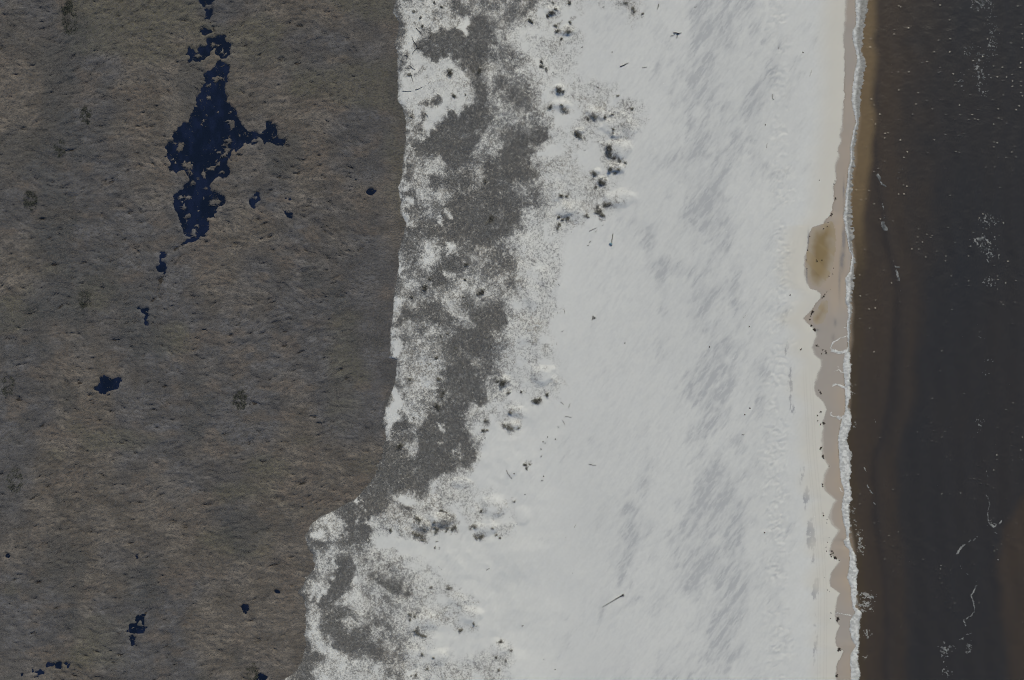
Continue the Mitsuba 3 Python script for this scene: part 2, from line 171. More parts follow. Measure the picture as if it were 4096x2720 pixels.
SHRUBS = [(2205,55,12),(2222,40,7),(2212,12,6),(2190,66,7),(2278,14,8),(2245,158,6),(2228,128,8),(2272,132,10),(2222,105,7),(2280,92,6),(2530,36,10),(2535,50,5),(2570,57,5),(2503,14,6),(2120,85,9),(2128,92,6),(2235,365,13),(2252,371,7),(2200,432,10),(2254,440,11),(2246,425,6),(2378,470,11),(2418,470,8),(2352,478,7),(2528,437,7),(2471,385,5),(2448,460,5),(2310,540,14),(2302,530,7),(2435,596,16),(2440,620,10),(2455,634,8),(2480,645,9),(2500,652,7),(2452,520,6),(2451,535,4),(2440,680,10),(2460,692,8),(2470,680,7),(2378,696,11),(2402,730,12),(2415,735,7),(2384,750,4),(2345,862,8),(2352,870,5),(2390,850,10),(2410,862,10),(2420,820,11),(2390,830,8),(2400,845,10),(2435,818,7),(2245,785,9),(2266,786,8),(2236,900,9),(2230,915,6),(2270,875,9),(2235,870,7),(2250,880,6),(2165,268,8),(2165,250,7),(2185,280,7),  # shrubs in arcs at mound edges stand in for shaded scarps
 (2010,1534,15),(2033,1572,8),(1992,1526,7),(2145,1605,13),(2160,1598,8),(2188,1580,8),(2085,1568,5),(1941,1684,7),(1932,1722,8),(1949,1720,5),(2041,1651,7),(2018,1702,7),(2035,1708,11),(2046,1714,9),(2074,1712,5),(2100,1858,7),(2118,1856,4),(2106,1873,5),(1652,2130,6),(1662,2137,8),(1674,2140,7),(1688,2146,8),(1690,2160,6),(1700,2115,7),(1670,2072,9),(1680,2078,7),(1745,2126,8),(1750,2115,7),(1742,2108,6),(1790,2112,8),(1820,2108,9),(1810,2116,7),(1785,2124,5),(1738,2088,6),(1765,2040,6),(1786,2048,4),(1905,2150,7),(1922,2146,9),(1930,2143,7),(1985,2138,5),(2000,2150,5),(1970,2110,5),(1900,2105,8),(1563,2120,7),(1925,2043,5),(2058,2005,4),
 (1725,2348,6),(1795,2352,7),(1640,2456,7),(1660,2462,8),(1642,2476,6),(1665,2522,11),(1672,2532,8),(1690,2542,7),(1702,2543,5),(1895,2492,5),(1840,2520,7),(1848,2518,5),(2003,2565,6),(2045,2600,4),(2024,2640,4),(1985,2627,5),(1995,2678,6),(1664,2698,6),(1646,2700,4),(1710,2674,6),(1735,2628,5),(1690,2615,6),
 (1800,295,13),(1918,288,11),(1896,290,6),(1638,300,8),(1646,468,7),(1816,388,8),(1863,382,4),(1690,108,6),(1683,73,6),(1655,48,5),(1656,52,4),(1767,32,6),(1738,14,6),(1700,1153,12),(1928,1170,13),(1912,1178,7),(1865,1060,9),(1720,1117,7),(1750,1627,13),(1768,1585,11),(1774,1572,8),(1600,1785,13),(1640,1518,9),(1755,1518,9),(1648,1190,7),(1940,728,10),(1964,878,13),(1952,890,8),(1746,1432,7),(1824,1392,5),(1790,1335,5),(1764,1345,4),(1871,1222,4),(1891,1222,3),(1910,1227,3),(1854,1190,4),(1860,1120,5),(1655,1671,4),(1740,2250-60,4)]
for a_, b_, r_ in SHRUBS:
    wx_, wy_ = W((a_, b_))
    j_, i_ = int((wy_ - RY0) / RC), int((wx_ - RX0) / RC)
    q_ = int(r_ * .1 * 2.6 / RC) + 2
    sl_ = (slice(max(j_ - q_, 0), j_ + q_ + 1), slice(max(i_ - q_, 0), i_ + q_ + 1))
    yy_, xx_ = np.meshgrid(gy[sl_[0]], gx[sl_[1]], indexing='ij')
    DENS[sl_] = np.maximum(DENS[sl_], .55 * np.exp(-((xx_ - wx_) ** 2 + (yy_ - wy_) ** 2) / (r_ * .1 * 1.5) ** 2))
_fade = ndimage.gaussian_filter(DENS, 8.0)
DENS = np.maximum(DENS, .80 * _fade * sstep(20, 30, gx[None, :] - xm(gy)[:, None]) * sstep(.02, .10, DENS))
def cover(x, y):
    wx = 3.0 * (nz(x, y, 8, 11) - .5) * 2 + 3.2 * (nz(x, y, 2.6, 12, 3) - .5) * 2
    wy = 3.0 * (nz(x, y, 8, 13) - .5) * 2 + 3.2 * (nz(x, y, 2.6, 14, 3) - .5) * 2
    d = sample(DENS, x + wx, y + wy)
    return np.clip(d + (1.1 * (nz(x, y, 4.5, 15, 4) - .5) - .02) * sstep(.03, .30, d), 0, 1)

# marsh pools
PONDS = [
 ('long dark blue pool winding through the marsh grass, largest of the pools', 1.0, [(870,240),(900,250),(915,265),(910,290),(895,300),(905,330),(890,345),(898,390),(905,415),(940,440),(955,480),(960,505),(985,520),(1015,530),(1028,540),(1020,552),(1000,566),(975,573),(940,590),(920,620),(910,650),(915,690),(890,700),(860,710),(840,730),(838,760),(860,780),(880,785),(905,800),(880,820),(860,835),(855,860),(830,875),(835,900),(825,925),(800,945),(780,962),(745,945),(735,920),(730,890),(715,860),(700,830),(697,790),(715,760),(740,750),(758,720),(750,690),(730,680),(705,690),(690,665),(672,620),(670,590),(690,560),(715,515),(750,490),(770,450),(790,400),(800,370),(815,330),(830,300),(815,290),(840,285),(865,270)]),
 ('ragged dark pool just above the long marsh pool', .8, [(748,183),(765,190),(785,205),(800,190),(828,188),(835,170),(822,150),(845,145),(865,150),(870,146),(895,148),(903,165),(924,178),(918,210),(905,232),(885,228),(868,215),(858,190),(850,205),(825,222),(812,240),(790,248),(770,240),(755,250),(758,220),(752,200)]),
 ('pool of the side arm right of the long marsh pool', .8, [(1065,490),(1085,480),(1102,500),(1092,530),(1112,550),(1126,560),(1116,576),(1090,577),(1065,562),(1050,546),(1065,520)]),
 ('narrow dark pool near the top edge, above the ragged pool', .4, [(826,45),(848,28),(852,60),(845,70),(828,70)]),
 ('small dark pool cut by the top edge of the marsh', .4, [(800,5),(815,-30),(870,-30),(850,4),(845,12),(810,18)]),
 ('tiny pool between the narrow and the ragged pool', .4, [(808,130),(825,113),(838,130),(822,142)]),
 ('narrow pool at the foot of the long marsh pool', .4, [(728,967),(760,953),(778,962),(755,972)]),
 ('upper of two small pools on the creek below the long pool', .4, [(634,1018),(656,1016),(652,1036),(638,1034)]),
 ('lower of two small pools on the creek below the long pool', .5, [(638,1045),(660,1048),(657,1088),(634,1072)]),
 ('dark pool a little right of the long pool, near its lower end', .6, [(1018,782),(1034,782),(1031,806),(1012,826),(994,816),(989,800)]),
 ('small blue pool nearest to the sand, left of the bright dune strip', .5, [(1462,768),(1480,753),(1507,758),(1502,772),(1475,778)]),
 ('small pool right of the long pool, level with its lower end', .4, [(1136,854),(1174,852),(1166,868),(1146,868)]),
 ('small pool above right of the pool beside the long pool', .4, [(1143,790),(1160,786),(1175,800),(1152,808)]),
 ('thin upright pool in the yellowish grass, middle of the marsh', .4, [(554,1236),(585,1226),(594,1236),(592,1262),(586,1294),(574,1286),(578,1256)]),
 ('squat dark pool left of the marsh centre', .7, [(400,1510),(430,1505),(445,1520),(480,1514),(483,1545),(470,1556),(455,1545),(430,1566),(405,1577),(383,1555),(400,1540),(415,1530)]),
 ('ragged pool in the lower marsh, larger upper piece', .6, [(549,2471),(574,2471),(573,2486),(556,2490),(552,2500),(578,2506),(576,2520),(558,2541),(540,2528),(520,2524),(506,2503),(508,2493),(530,2498)]),
 ('ragged pool in the lower marsh, smaller lower piece', .5, [(524,2544),(543,2552),(540,2566),(550,2584),(529,2588),(521,2566)]),
 ('rounded pool at the lower left, right end of the pool row', .4, [(263,2654),(275,2652),(279,2672),(268,2674)]),
 ('small round pool at the lower left, second from the right of the row', .3, [(227,2656),(241,2655),(241,2669),(228,2669)]),
 ('dark pool at the lower left, middle of the pool row', .5, [(180,2660),(208,2653),(211,2666),(190,2673)]),
 ('ragged pool near the bottom edge at the lower left', .6, [(128,2682),(170,2684),(176,2696),(150,2704),(136,2698)]),
 ('leftmost small pool near the bottom edge of the marsh', .5, [(84,2686),(93,2686),(92,2708),(82,2710)]),
 ('hook shaped small pool in the lower middle of the marsh', .4, [(538,2216),(552,2220),(552,2240),(543,2241),(545,2228)]),
 ('tiny pool at the left edge, lower half of the marsh', .3, [(23,2215),(36,2213),(33,2228),(23,2227)]),
 ('small pool in the lower marsh toward the sand', .3, [(966,2426),(988,2432),(976,2448)]),
 ('small pool in the lower marsh closest to the dune strip', .4, [(1096,2360),(1112,2355),(1122,2372),(1104,2374)]),
 ('pool cut by the bottom edge, right part of the marsh', .4, [(1022,2702),(1050,2698),(1068,2712),(1050,2745),(1030,2740)]),
]
PSD = np.full((len(gy), len(gx)), -30.0)
for _, _, poly in PONDS:
    sl, d = sdist(poly, 4)
    PSD[sl] = np.maximum(PSD[sl], np.where(d < -3.9, -30, d))
CREEK = [[(745,968),(700,1000),(660,1018)],[(648,1036),(648,1046)],[(656,1088),(640,1130),(628,1180),(600,1215)],[(860,130),(835,70)],[(1030,545),(1060,548)],[(735,1005),(700,1060)],[(1385,1005),(1412,1012)],[(1430,1000),(1450,990)]]

# tidal pools on the wet sand
POOLS = [
 ('large amber tidal pool on the wet sand beside the surf', [(3252,914),(3292,900),(3318,884),(3332,886),(3338,930),(3342,980),(3338,1040),(3322,1090),(3300,1130),(3275,1150),(3250,1142),(3232,1110),(3226,1060),(3232,1000),(3240,950)]),
 ('small amber tidal pool below the large one', [(3290,1200),(3312,1206),(3310,1250),(3290,1290),(3268,1302),(3252,1290),(3252,1262),(3272,1232)]),
]
TPS = np.full((len(gy), len(gx)), -30.0)
for _, poly in POOLS:
    sl, d = sdist(poly, 8)
    TPS[sl] = np.maximum(TPS[sl], np.where(d < -7.9, -30, d))

# ------------------------------------------------------------------ ground heights
MOUNDS = [(2478,598,50,42,1.5),(2462,672,32,20,1.4),(2412,722,22,16,.9),(2388,686,16,12,.9),(2470,800,60,40,1.1),(2300,845,45,40,.8),(2320,525,22,16,.9),(2480,500,60,50,1.0),(2235,355,30,20,.9),(2250,420,45,22,1.0),(2270,130,40,16,.8),(2215,42,30,20,.8),(2385,455,45,30,1.0),(2260,840,36,30,.9),(2170,1500,50,40,1.2),(2060,1645,35,22,.9),(2055,1700,30,16,.7),(2020,1525,30,26,.8),(1770,2080,55,34,1.3),(1680,2095,40,30,1.0),(1975,2030,50,50,1.1),(1950,2110,50,30,.9),(1690,2480,60,40,1.0),(1650,2610,50,40,.8),(1760,2620,40,30,.8),(1880,2460,45,40,.8),(1830,2390,50,30,.6),(2000,2590,40,40,.7),(1840,1930,40,24,.7),(2130,1180,40,60,.5),(2110,1330,50,60,.5),(2170,1110,40,40,.5),(2230,760,30,40,.6),(2090,2060,30,40,.4)]
def height(x, y):
    u = x - xs(y)
    b = np.where(u < 0, 1.5 * (1 - np.exp(np.minimum(u, 0) / 16)), -0.05 * u)
    b = np.maximum(b, -3.0)
    dune = sstep(35, -5, x) * sstep(-2, 14, x - xm(y))
    b = b + dune * (0.35 + 2.3 * (nz(x, y, 17, 31, 4) - .4) + 1.0 * (nz(x, y, 8, 39, 3) - .5))
    c = cover(x, y)
    b = b + dune * 0.35 * np.minimum(c, .6) * (nz(x, y, 3.2, 32, 2) - .3)
    for cx, cy, rx, ry, h in MOUNDS:
        (mx, my) = W((cx, cy))
        near = (np.abs(x - mx) < rx * .16) & (np.abs(y - my) < ry * .16)
        if near.any():
            xx, yy = x[near], y[near]
            wob = 1 + 1.7 * (nz(xx, yy, 3.4, 33, 4) - .5)
            r = np.hypot((xx - mx) / (rx * .1), (yy - my) / (ry * .1)) * wob
            b[near] += .90 * h * sstep(1.25, .3, r)
    dry = sstep(2, 8, -(x - xw(y))) * sstep(0, 8, x - xm(y))
    p, q = x * .58 + y * .81, -x * .81 + y * .58           # wind streaks
    b = b + dry * (.20 * (nz(p / 3.2, q, 1.35, 34, 3) - .5) + .30 * (nz(p / 3, q, 6, 35, 2) - .5)) * (.5 + nz(x, y, 25, 36, 2))
    band = np.exp(-((x - 107 - 2 * np.sin(y / 40)) / 6.0) ** 2)
    b = b + dry * band * .45 * (meshkit.noise(np.stack([x * 1.25, y * 1.6, 0 * x], -1), 37) - .5) * sstep(.32, .58, nz(x, y, 4, 38, 3))
    cusp = sstep(3, -5, x - xw(y)) * sstep(-9, -1, x - xw(y))
    b = b + .12 * cusp
    a = sample(TPS, x, y)
    b = b + (0.80 - b) * sstep(-5, 0.2, a)
    b = b - .35 * sstep(0.2, 4, a)
    m = sstep(1.5, -4, x - xm(y))
    return b * (1 - m) - 0.05 * m

def axis(lo, hi, core, n=16):
    out = np.geomspace(8, 800, n)
    return np.concatenate([core[0] - out[::-1], core, core[-1] + out])
def seg(*parts): return np.concatenate([np.arange(a, b, s) for a, b, s in parts])
def grid_faces(nx, ny):
    i = np.arange(ny - 1)[:, None] * nx + np.arange(nx - 1)[None, :]
    i = i.ravel()
    return np.stack([i, i + 1, i + nx + 1, i + nx], 1)
def quads2tris(q): return np.vstack([q[:, [0, 1, 2]], q[:, [0, 2, 3]]])

def lab(key, label, cat=None, group=None, kind=None):
    d = {'label': label}
    if cat: d['category'] = cat
    if group: d['group'] = group
    if kind: d['kind'] = kind
    labels[key] = d
_n = {}
def numbered(name):
    k = _n.get(name, 0); _n[name] = k + 1
    return name if k == 0 else f'{name}_{k:03d}'

# ------------------------------------------------------------------ materials
F, N, M3, SS = mikit.fbm, mikit.noise, mikit.mix, mikit.smoothstep
C3 = mi.Color3f
wet_t, shore_t = pl(KW), pl(thin(KI, 6.0))
MOTTLE = [(2860,40,50,60,1),(2930,120,45,80,1.1),(2795,310,28,36,1.2),(2825,372,26,36,1.1),(3045,345,30,45,1),(3010,450,22,50,.9),(2860,540,40,60,.5),(2800,780,30,70,.6),(2940,600,40,40,.6),(2790,830,40,60,.8),(2860,905,70,40,.9),(2600,950,26,60,.7),(2640,1060,45,45,.6),(2690,1070,26,26,.8),(2830,1180,26,60,.6),(2900,1180,45,60,.5),(2730,1230,40,30,.5),(2865,1545,55,80,1.2),(2770,1545,35,35,.8),(2830,1690,36,60,.7),(2560,1980,50,130,.6),(2520,2180,50,100,.7),(2825,2065,60,90,1.2),(2860,1950,30,50,.7),(2950,2080,26,70,.8),(2840,2280,60,50,.8),(2750,2330,50,40,.7),(2920,2390,45,70,1),(2880,2480,36,60,.6),(2520,2405,25,25,.7),(2880,2640,40,80,.8),(2700,2600,70,26,.5),(2400,2475,10,50,.7),(2390,2510,8,40,.7),(2955,20,30,50,.8),(2380,100,60,40,.3),(2300,180,60,40,.3),(2700,650,30,80,.4),(2560,1450,60,60,.25),(2400,1760,60,60,.25),(2200,1900,60,60,.25),(1950,2280,30,12,.5),(2060,2200,40,20,.4),(2265,1450,14,50,.6),(2275,1520,10,30,.4),(3130,1300,14,40,.9),(3215,1000,20,90,.5),(3200,870,30,40,.3),(3250,60,14,60,.5),(3255,180,10,40,.5)]
BERM = [(3145,1400,14,50,.8),(3160,1500,12,50,.9),(3165,1570,14,40,1.1),(3170,1640,20,30,.9),(3208,1900,16,60,.8),(3226,1990,14,50,1.3),(3240,2110,16,40,1.5),(3248,2165,18,36,1.5),(3250,2240,14,30,1),(3268,2340,14,36,1.2),(3258,2370,14,36,1.3),(3260,2600,14,120,.5),(3258,2480,12,50,.5),(3262,2580,12,60,.5)]
BERMW = [(*W((a, b)), c / 10, d / 10, s) for a, b, c, d, s in BERM]
MOTW = [(*W((a, b)), c / 10 * 1.45, d / 10 * 1.4, s) for a, b, c, d, s in MOTTLE]
DARKW = [(*W((a, b)), c / 10, d / 10, s) for a, b, c, d, s in [(3377,760,4,40,1),(3376,850,3,30,.6),(3378,955,8,50,1.2),(3370,1045,9,45,1.1),(3360,1130,5,60,.7),(3342,1292,6,14,.8),(3335,1350,8,14,.6),(3228,1080,3,40,1.2),(3234,960,4,30,.9),(3268,1320,8,5,1)]]
def tfield(lst, x, y, sh=0.0):
    r = mi.Float(0)
    for cx, cy, rx, ry, s in lst:
        dx, dy = (x - float(cx)), (y - float(cy))
        dx = dx - sh * dy
        r = r + float(s) * dr.exp(-(dr.square(dx / float(rx)) + dr.square(dy / float(ry))))
    return r
trk = pl(knots([(3235,1500),(3251,1813),(3270,2000),(3286,2218),(3295,2391),(3292,2720)]))
def sand_color(p, n, uv):
    x, y = p.x, p.y
    a, b = x * .58 + y * .81, -x * .81 + y * .58
    st = F(a * .11, b * .5, 3.0, 3)
    st2 = F(a * .35, b * 1.6, 5.0, 2)
    lo = F(x * .03, y * .03, 1.0, 3)
    fine = F(x * 1.7, y * 1.7, 9.0, 2)
    mot = tfield(MOTW, x, y, .32)
    sm = .38 * F(a * .2 + .8 * st2, b * .45, 11.0, 3) + .62 * F(x * .13 + .6 * st2, y * .075, 13.0, 5)
    th = .80 - .30 * dr.minimum(mot, 1.05) - .10 * dr.exp(-dr.square((x - 76 - 8 * F(y * .01, 3.0, 0.0, 2)) / 14)) - .13 * SS(20.0, 60.0, x) * SS(125.0, 105.0, x)
    mot = SS(th - .20, th + .22, sm) * (.40 + .60 * SS(.3, .7, st)) * (.55 + .75 * SS(.3, .7, F(a * .45, b * 2.0, 23.0, 3))) + (.18 * SS(.42, .72, st2) + .13 * SS(.45, .75, F(a * .3 + 7, b * .95, 15.0, 3))) * SS(10.0, 40.0, x) * SS(120.0, 100.0, x)
    c = M3((.592, .595, .584), (.540, .545, .539), lo)
    c = M3(c, (.600, .600, .575), SS(.45, .7, F(x * .02, y * .02, 7.0, 2)) * SS(30.0, 0.0, x) * .5)
    c = c * (.955 + .06 * st2 + .05 * fine)
    c = M3(c, (.335, .345, .365), dr.clip(mot, 0, 1) * .68)
    bm = .55 * SS(.38, .80, tfield(BERMW, x, y, .1) * 1.5 * F(x * 1.5, y * .7, 27.0, 4))
    c = M3(c, (.27, .275, .295), dr.clip(bm * 1.8, 0, 1) * .75)
    # berm face by the water: creamier, then wet
    w = x - wet_t(y)
    c = M3(c, (.56, .535, .48), SS(-14.0, -3.0, w) * .8)
    t0 = trk(y)
    tr = mi.Float(0)
    for o in (-2.1, -1.2, .3, 1.3):
        tr = tr + dr.exp(-dr.square((x - t0 - o + .3 * (F(y * .05, o, 0.0, 2) - .5)) / .16))
    c = c * (1 - .14 * dr.clip(tr, 0, 1) * .45 * SS(-5.0, -25.0, y))
    cv = uv.x
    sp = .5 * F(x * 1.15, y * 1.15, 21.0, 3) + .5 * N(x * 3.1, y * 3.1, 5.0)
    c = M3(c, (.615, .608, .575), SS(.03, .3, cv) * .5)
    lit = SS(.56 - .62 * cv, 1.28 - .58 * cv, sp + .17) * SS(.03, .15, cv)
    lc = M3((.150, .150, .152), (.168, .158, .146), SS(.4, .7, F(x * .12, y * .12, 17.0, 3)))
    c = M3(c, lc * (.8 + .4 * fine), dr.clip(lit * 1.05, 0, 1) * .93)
    e = 1.5 * (F(x * .45, y * .45, 2.0, 4) - .5)
    soft = .25 + 1.3 * N(y * .07, 3.0)
    wet = SS(-.3 * soft, soft, w + e)
    wc = M3((.345, .300, .262), (.375, .310, .250), SS(0.0, 9.0, w))
    wc = M3(wc, (.325, .300, .280), SS(.4, .7, F(x * .08, y * .035, 4.0, 3)) * .7)
    c = M3(c, wc, wet)
    c = c * (1 - .16 * dr.exp(-dr.square((w + e - .25) / .35)))
    dk = tfield(DARKW, x, y) * (.4 + 1.2 * F(x * 1.2, y * .5, 6.0, 3))
    c = M3(c, (.17, .17, .18), dr.clip(dk, 0, 1) * .75)
    return C3(c)
def sand_rough(p, n, uv):
    return .92 - .5 * SS(0.0, 1.5, p.x - wet_t(p.y))
scene['mat_sand'] = {'type': 'principled', 'base_color': mikit.proc(sand_color), 'roughness': .85, 'specular': .15}
def mud_color(p, n, uv):
    return C3(M3((.020, .018, .016), (.045, .036, .028), F(p.x * .3, p.y * .3, 0.0, 2)))
scene['mat_mud'] = {'type': 'principled', 'base_color': mikit.proc(mud_color), 'roughness': .6, 'specular': .3}

def marsh_color(p, n, uv):
    x, y = p.x, p.y
    a = F(x * .035, y * .035, 1.0, 4)
    b = F(x * .10, y * .16, 2.0, 3)
    d = F(x * .5, y * 1.4, 3.0, 3)
    c = M3((.104, .091, .074), (.078, .076, .074), SS(.35, .62, a))
    c = c * (.80 + .40 * SS(.3, .7, F(x * .14, y * .2, 31.0, 4)))
    c = M3(c, (.106, .088, .070), SS(.52, .72, b) * .7)
    c = M3(c, (.088, .083, .060), SS(.58, .74, F(x * .03 + 9, y * .05, 5.0, 3)) * .7)
    c = M3(c, (.046, .048, .046), SS(.60, .74, F(x * .055 + 3, y * .04, 8.0, 4)) * .6)
    return C3(c * (.72 + .56 * d) * mi.Color3f(1.29, 1.31, 1.42))
scene['mat_marsh'] = {'type': 'twosided', 'bsdf': {'type': 'diffuse', 'reflectance': mikit.proc(marsh_color)}}
scene['mat_blade'] = {'type': 'twosided', 'bsdf': {'type': 'diffuse', 'reflectance': {'type': 'mesh_attribute', 'name': 'vertex_color'}}}

def pond_sky_color(p, n, uv):
    return C3(M3((.0040, .0075, .0185), (.0075, .0125, .034), SS(.35, .75, F(p.x * .35, p.y * .22, 0.0, 4))))  # blue of the mirrored zenith sky painted into the water colour
scene['mat_pond'] = {'type': 'principled', 'base_color': mikit.proc(pond_sky_color), 'roughness': .18, 'specular': .5}
def pool_color(p, n, uv):
    d = uv.x
    s = F(p.x * .25, p.y * .10, 0.0, 3)
    c = M3((.345, .295, .235), (.225, .165, .085), SS(.0, 4.2, d * (.4 + 1.2 * s)))
    c = M3(c, (.30, .225, .125), SS(.45, .7, F(p.x * .3 + p.y * .3, p.y * .12, 3.0, 2)) * .5)
    return C3(c)
scene['mat_pool'] = {'type': 'principled', 'base_color': mikit.proc(pool_color), 'roughness': .35, 'specular': .3}

bar = pl(knots([(4300,-300),(4110,600),(4200,1300),(4130,1900),(4005,2110),(3985,2250),(3990,2400),(4015,2620),(4030,3000)]))
trough = pl(knots([(3502,-300),(3505,500),(3512,700),(3540,870),(3562,1000),(3585,1100),(3600,1160),(3590,1300),(3575,1600),(3500,1850),(3505,2000),(3540,2300),(3550,2500),(3545,2800)]))
def sea_color(p, n, uv):
    x, y = p.x, p.y
    u = x - shore_t(y)
    e = 1.6 * (F(x * .12, y * .10, 0.0, 3) - .5)
    up = SS(20.0, 60.0, y)
    slate = M3((.0245, .0258, .0285), (.0320, .0290, .0270), F(x * .05, y * .02, 1.0, 3))
    br = M3((.048, .038, .030), (.057, .042, .029), F(x * .2, y * .05, 2.0, 3))
    c = M3(br, slate, SS(6.5, 23.0 + 18.0 * SS(-60.0, 50.0, y), u + (3 + 7 * up) * e) * .9)
    tt = x - trough(y)
    c = M3(c, (.019, .019, .022), dr.exp(-dr.square((tt + .4 + e) / (1.7))) * .32)
    c = M3(c, br, dr.exp(-dr.square((tt - 5.5 + 2 * e) / 3.5)) * .55 + dr.exp(-dr.square((tt + 4.2 + 1.5 * e) / 2.8)) * .45)
    c = M3(c, br, SS(-1.5, 4.5, x - bar(y) + 2 * e) * .85 )
    am = M3((.060, .045, .028), (.155, .110, .060), up * .9)
    wdt = 4.6 + 2.5 * up
    c = M3(am, c, SS(wdt - 1.3, wdt + 3.0, u + .7 * e))
    c = M3((.27, .215, .16), c, SS(.3, 3.2, u))
    return C3(c)
def sea_bump(p, n, uv):
    x, y = p.x, p.y
    w = F(x * .5 + 2 * N(y * .3, 4.0), y * .8, 0.0, 2) * .055 + F(x * 2.1, y * 2.6, 5.0, 2) * .022
    g = SS(.50, .72, F(x * .07, y * .05, 2.0, 2)) * .16 + .035 + .03 * SS(10.0, 110.0, y)
    for k, size in ((1.0, 1.9), (2.0, 2.7)):                      # small steep crests here and there
        cx, cy = dr.floor(x / size), dr.floor(y / size)
        px, py = (cx + .3 + .4 * mikit.cell_rand(cx, cy, k + 2)) * size, (cy + .3 + .4 * mikit.cell_rand(cx, cy, k + 4)) * size
        r2 = dr.square((x - px) / .42) + dr.square((y - py) / .26)
        w = w + dr.select(mikit.cell_rand(cx, cy, k) < g * .55, .15 * dr.exp(-r2), 0.0)
    return w
scene['mat_sea'] = {'type': 'bumpmap', 'scale': 1.0, 'arbitrary': mikit.proc(sea_bump, eps=.03),
                    'bsdf': {'type': 'principled', 'base_color': mikit.proc(sea_color), 'roughness': .23, 'specular': .5}}
def foam_color(p, n, uv):
    thin = C3(M3((.17, .165, .155), (.36, .36, .35), F(p.x * 1.3, p.y * 2.2, 4.0, 3)))
    return M3(thin, M3((.40, .405, .40), (.63, .635, .625), SS(.25, .75, F(p.x * 1.1, p.y * 1.6, 0.0, 3))), SS(.12, .80, uv.x))
def lace_color(p, n, uv):
    return C3(M3((.085, .09, .095), (.24, .245, .245), SS(.3, .75, F(p.x * .8, p.y * .8, 0.0, 3))))
scene['mat_lace'] = {'type': 'twosided', 'bsdf': {'type': 'diffuse', 'reflectance': mikit.proc(lace_color)}}
scene['mat_foam'] = {'type': 'twosided', 'bsdf': {'type': 'diffuse', 'reflectance': mikit.proc(foam_color)}}
def wood_color(p, n, uv):
    return C3(M3((.20, .19, .175), (.36, .345, .32), F(p.x * 3, p.y * 3, p.z * 3, 3)))
scene['mat_wood'] = {'type': 'diffuse', 'reflectance': mikit.proc(wood_color)}
def bleached_color(p, n, uv):
    return C3(M3((.26, .25, .23), (.42, .40, .37), F(p.x * 3, p.y * 3, p.z * 3, 3)))
scene['mat_bleached'] = {'type': 'diffuse', 'reflectance': mikit.proc(bleached_color)}
scene['mat_deadwood'] = {'type': 'diffuse', 'reflectance': {'type': 'rgb', 'value': [.085, .078, .07]}}
scene['mat_wrack'] = {'type': 'twosided', 'bsdf': {'type': 'diffuse', 'reflectance': {'type': 'rgb', 'value': [.035, .030, .026]}}}
scene['mat_barrel'] = {'type': 'principled', 'base_color': {'type': 'rgb', 'value': [.17, .30, .36]}, 'roughness': .5}
scene['mat_band'] = {'type': 'principled', 'base_color': {'type': 'rgb', 'value': [.06, .09, .13]}, 'roughness': .5}
scene['mat_panel'] = {'type': 'diffuse', 'reflectance': {'type': 'rgb', 'value': [.235, .235, .235]}}

# ------------------------------------------------------------------ the setting: sand, mud, sea
ax = axis(0, 0, seg((-215, -100, 5), (-100, 141, .5), (141, 216, 4)))
ay = axis(0, 0, seg((-142, 142.1, .5)))
X, Y = np.meshgrid(ax, ay)
Z = height(X, Y)
fq = grid_faces(len(ax), len(ay))
V = np.stack([X.ravel(), Y.ravel(), Z.ravel()], 1)
CV = cover(X, Y) * ((np.abs(X) < 214) & (np.abs(Y) < 150))
scene['sand_ground'] = mikit.ply((V, quads2tris(fq)), 'mat_sand', smooth=True, uv=np.c_[CV.ravel(), V[:, 1] / 100])
lab('sand_ground', 'pale bare sand of the barrier beach with wet tan swash band', kind='structure')

ax = axis(0, 0, seg((-215, -38, 4))); ax = ax[ax < -30]
ay2 = axis(0, 0, seg((-142, 142.1, 2)))
X, Y = np.meshgrid(ax, ay2)
Z = np.where(X < xm(Y) - 5, .28, -.5)
scene['marsh_mud'] = mikit.ply((np.stack([X.ravel(), Y.ravel(), Z.ravel()], 1), quads2tris(grid_faces(len(ax), len(ay2)))), 'mat_mud', smooth=True)
lab('marsh_mud', 'dark wet mud showing in gaps under the marsh grass', kind='structure')

def wave_z(x, y):
    u = x - xs(y)
    ph = u / 9.0 + 1.5 * nz(x, y, 35, 51, 2)
    z = .10 * np.sin(ph * 2 * np.pi) * sstep(2, 14, u) + .14 * (nz(x, y, 2.6, 52, 3) - .5) * sstep(0, 5, u)
    t = x - np.interp(y, *knots([(3502,-300),(3505,500),(3512,700),(3540,870),(3562,1000),(3585,1100),(3600,1160),(3590,1300),(3575,1600),(3500,1850),(3505,2000),(3540,2300),(3550,2500),(3545,2800)]))
    z = z + .11 * np.exp(-np.maximum(t, 0) / 2.2) * sstep(-2.6, .3, t) * sstep(-160, -60, y)
    return z + .02
ax = np.concatenate([np.arange(126, 212, .42), 212 + np.geomspace(6, 800, 16)])
ay3 = axis(0, 0, seg((-142, 142.1, .42)))
X, Y = np.meshgrid(ax, ay3)
Z = wave_z(X, Y)
scene['sea'] = mikit.ply((np.stack([X.ravel(), Y.ravel(), Z.ravel()], 1), quads2tris(grid_faces(len(ax), len(ay3)))), 'mat_sea', smooth=True)
lab('sea', 'dark brown and slate sea with amber shallows along the surf', kind='structure')
labels['sky'] = {'label': 'clear daylight sky over the barrier beach', 'kind': 'structure'}

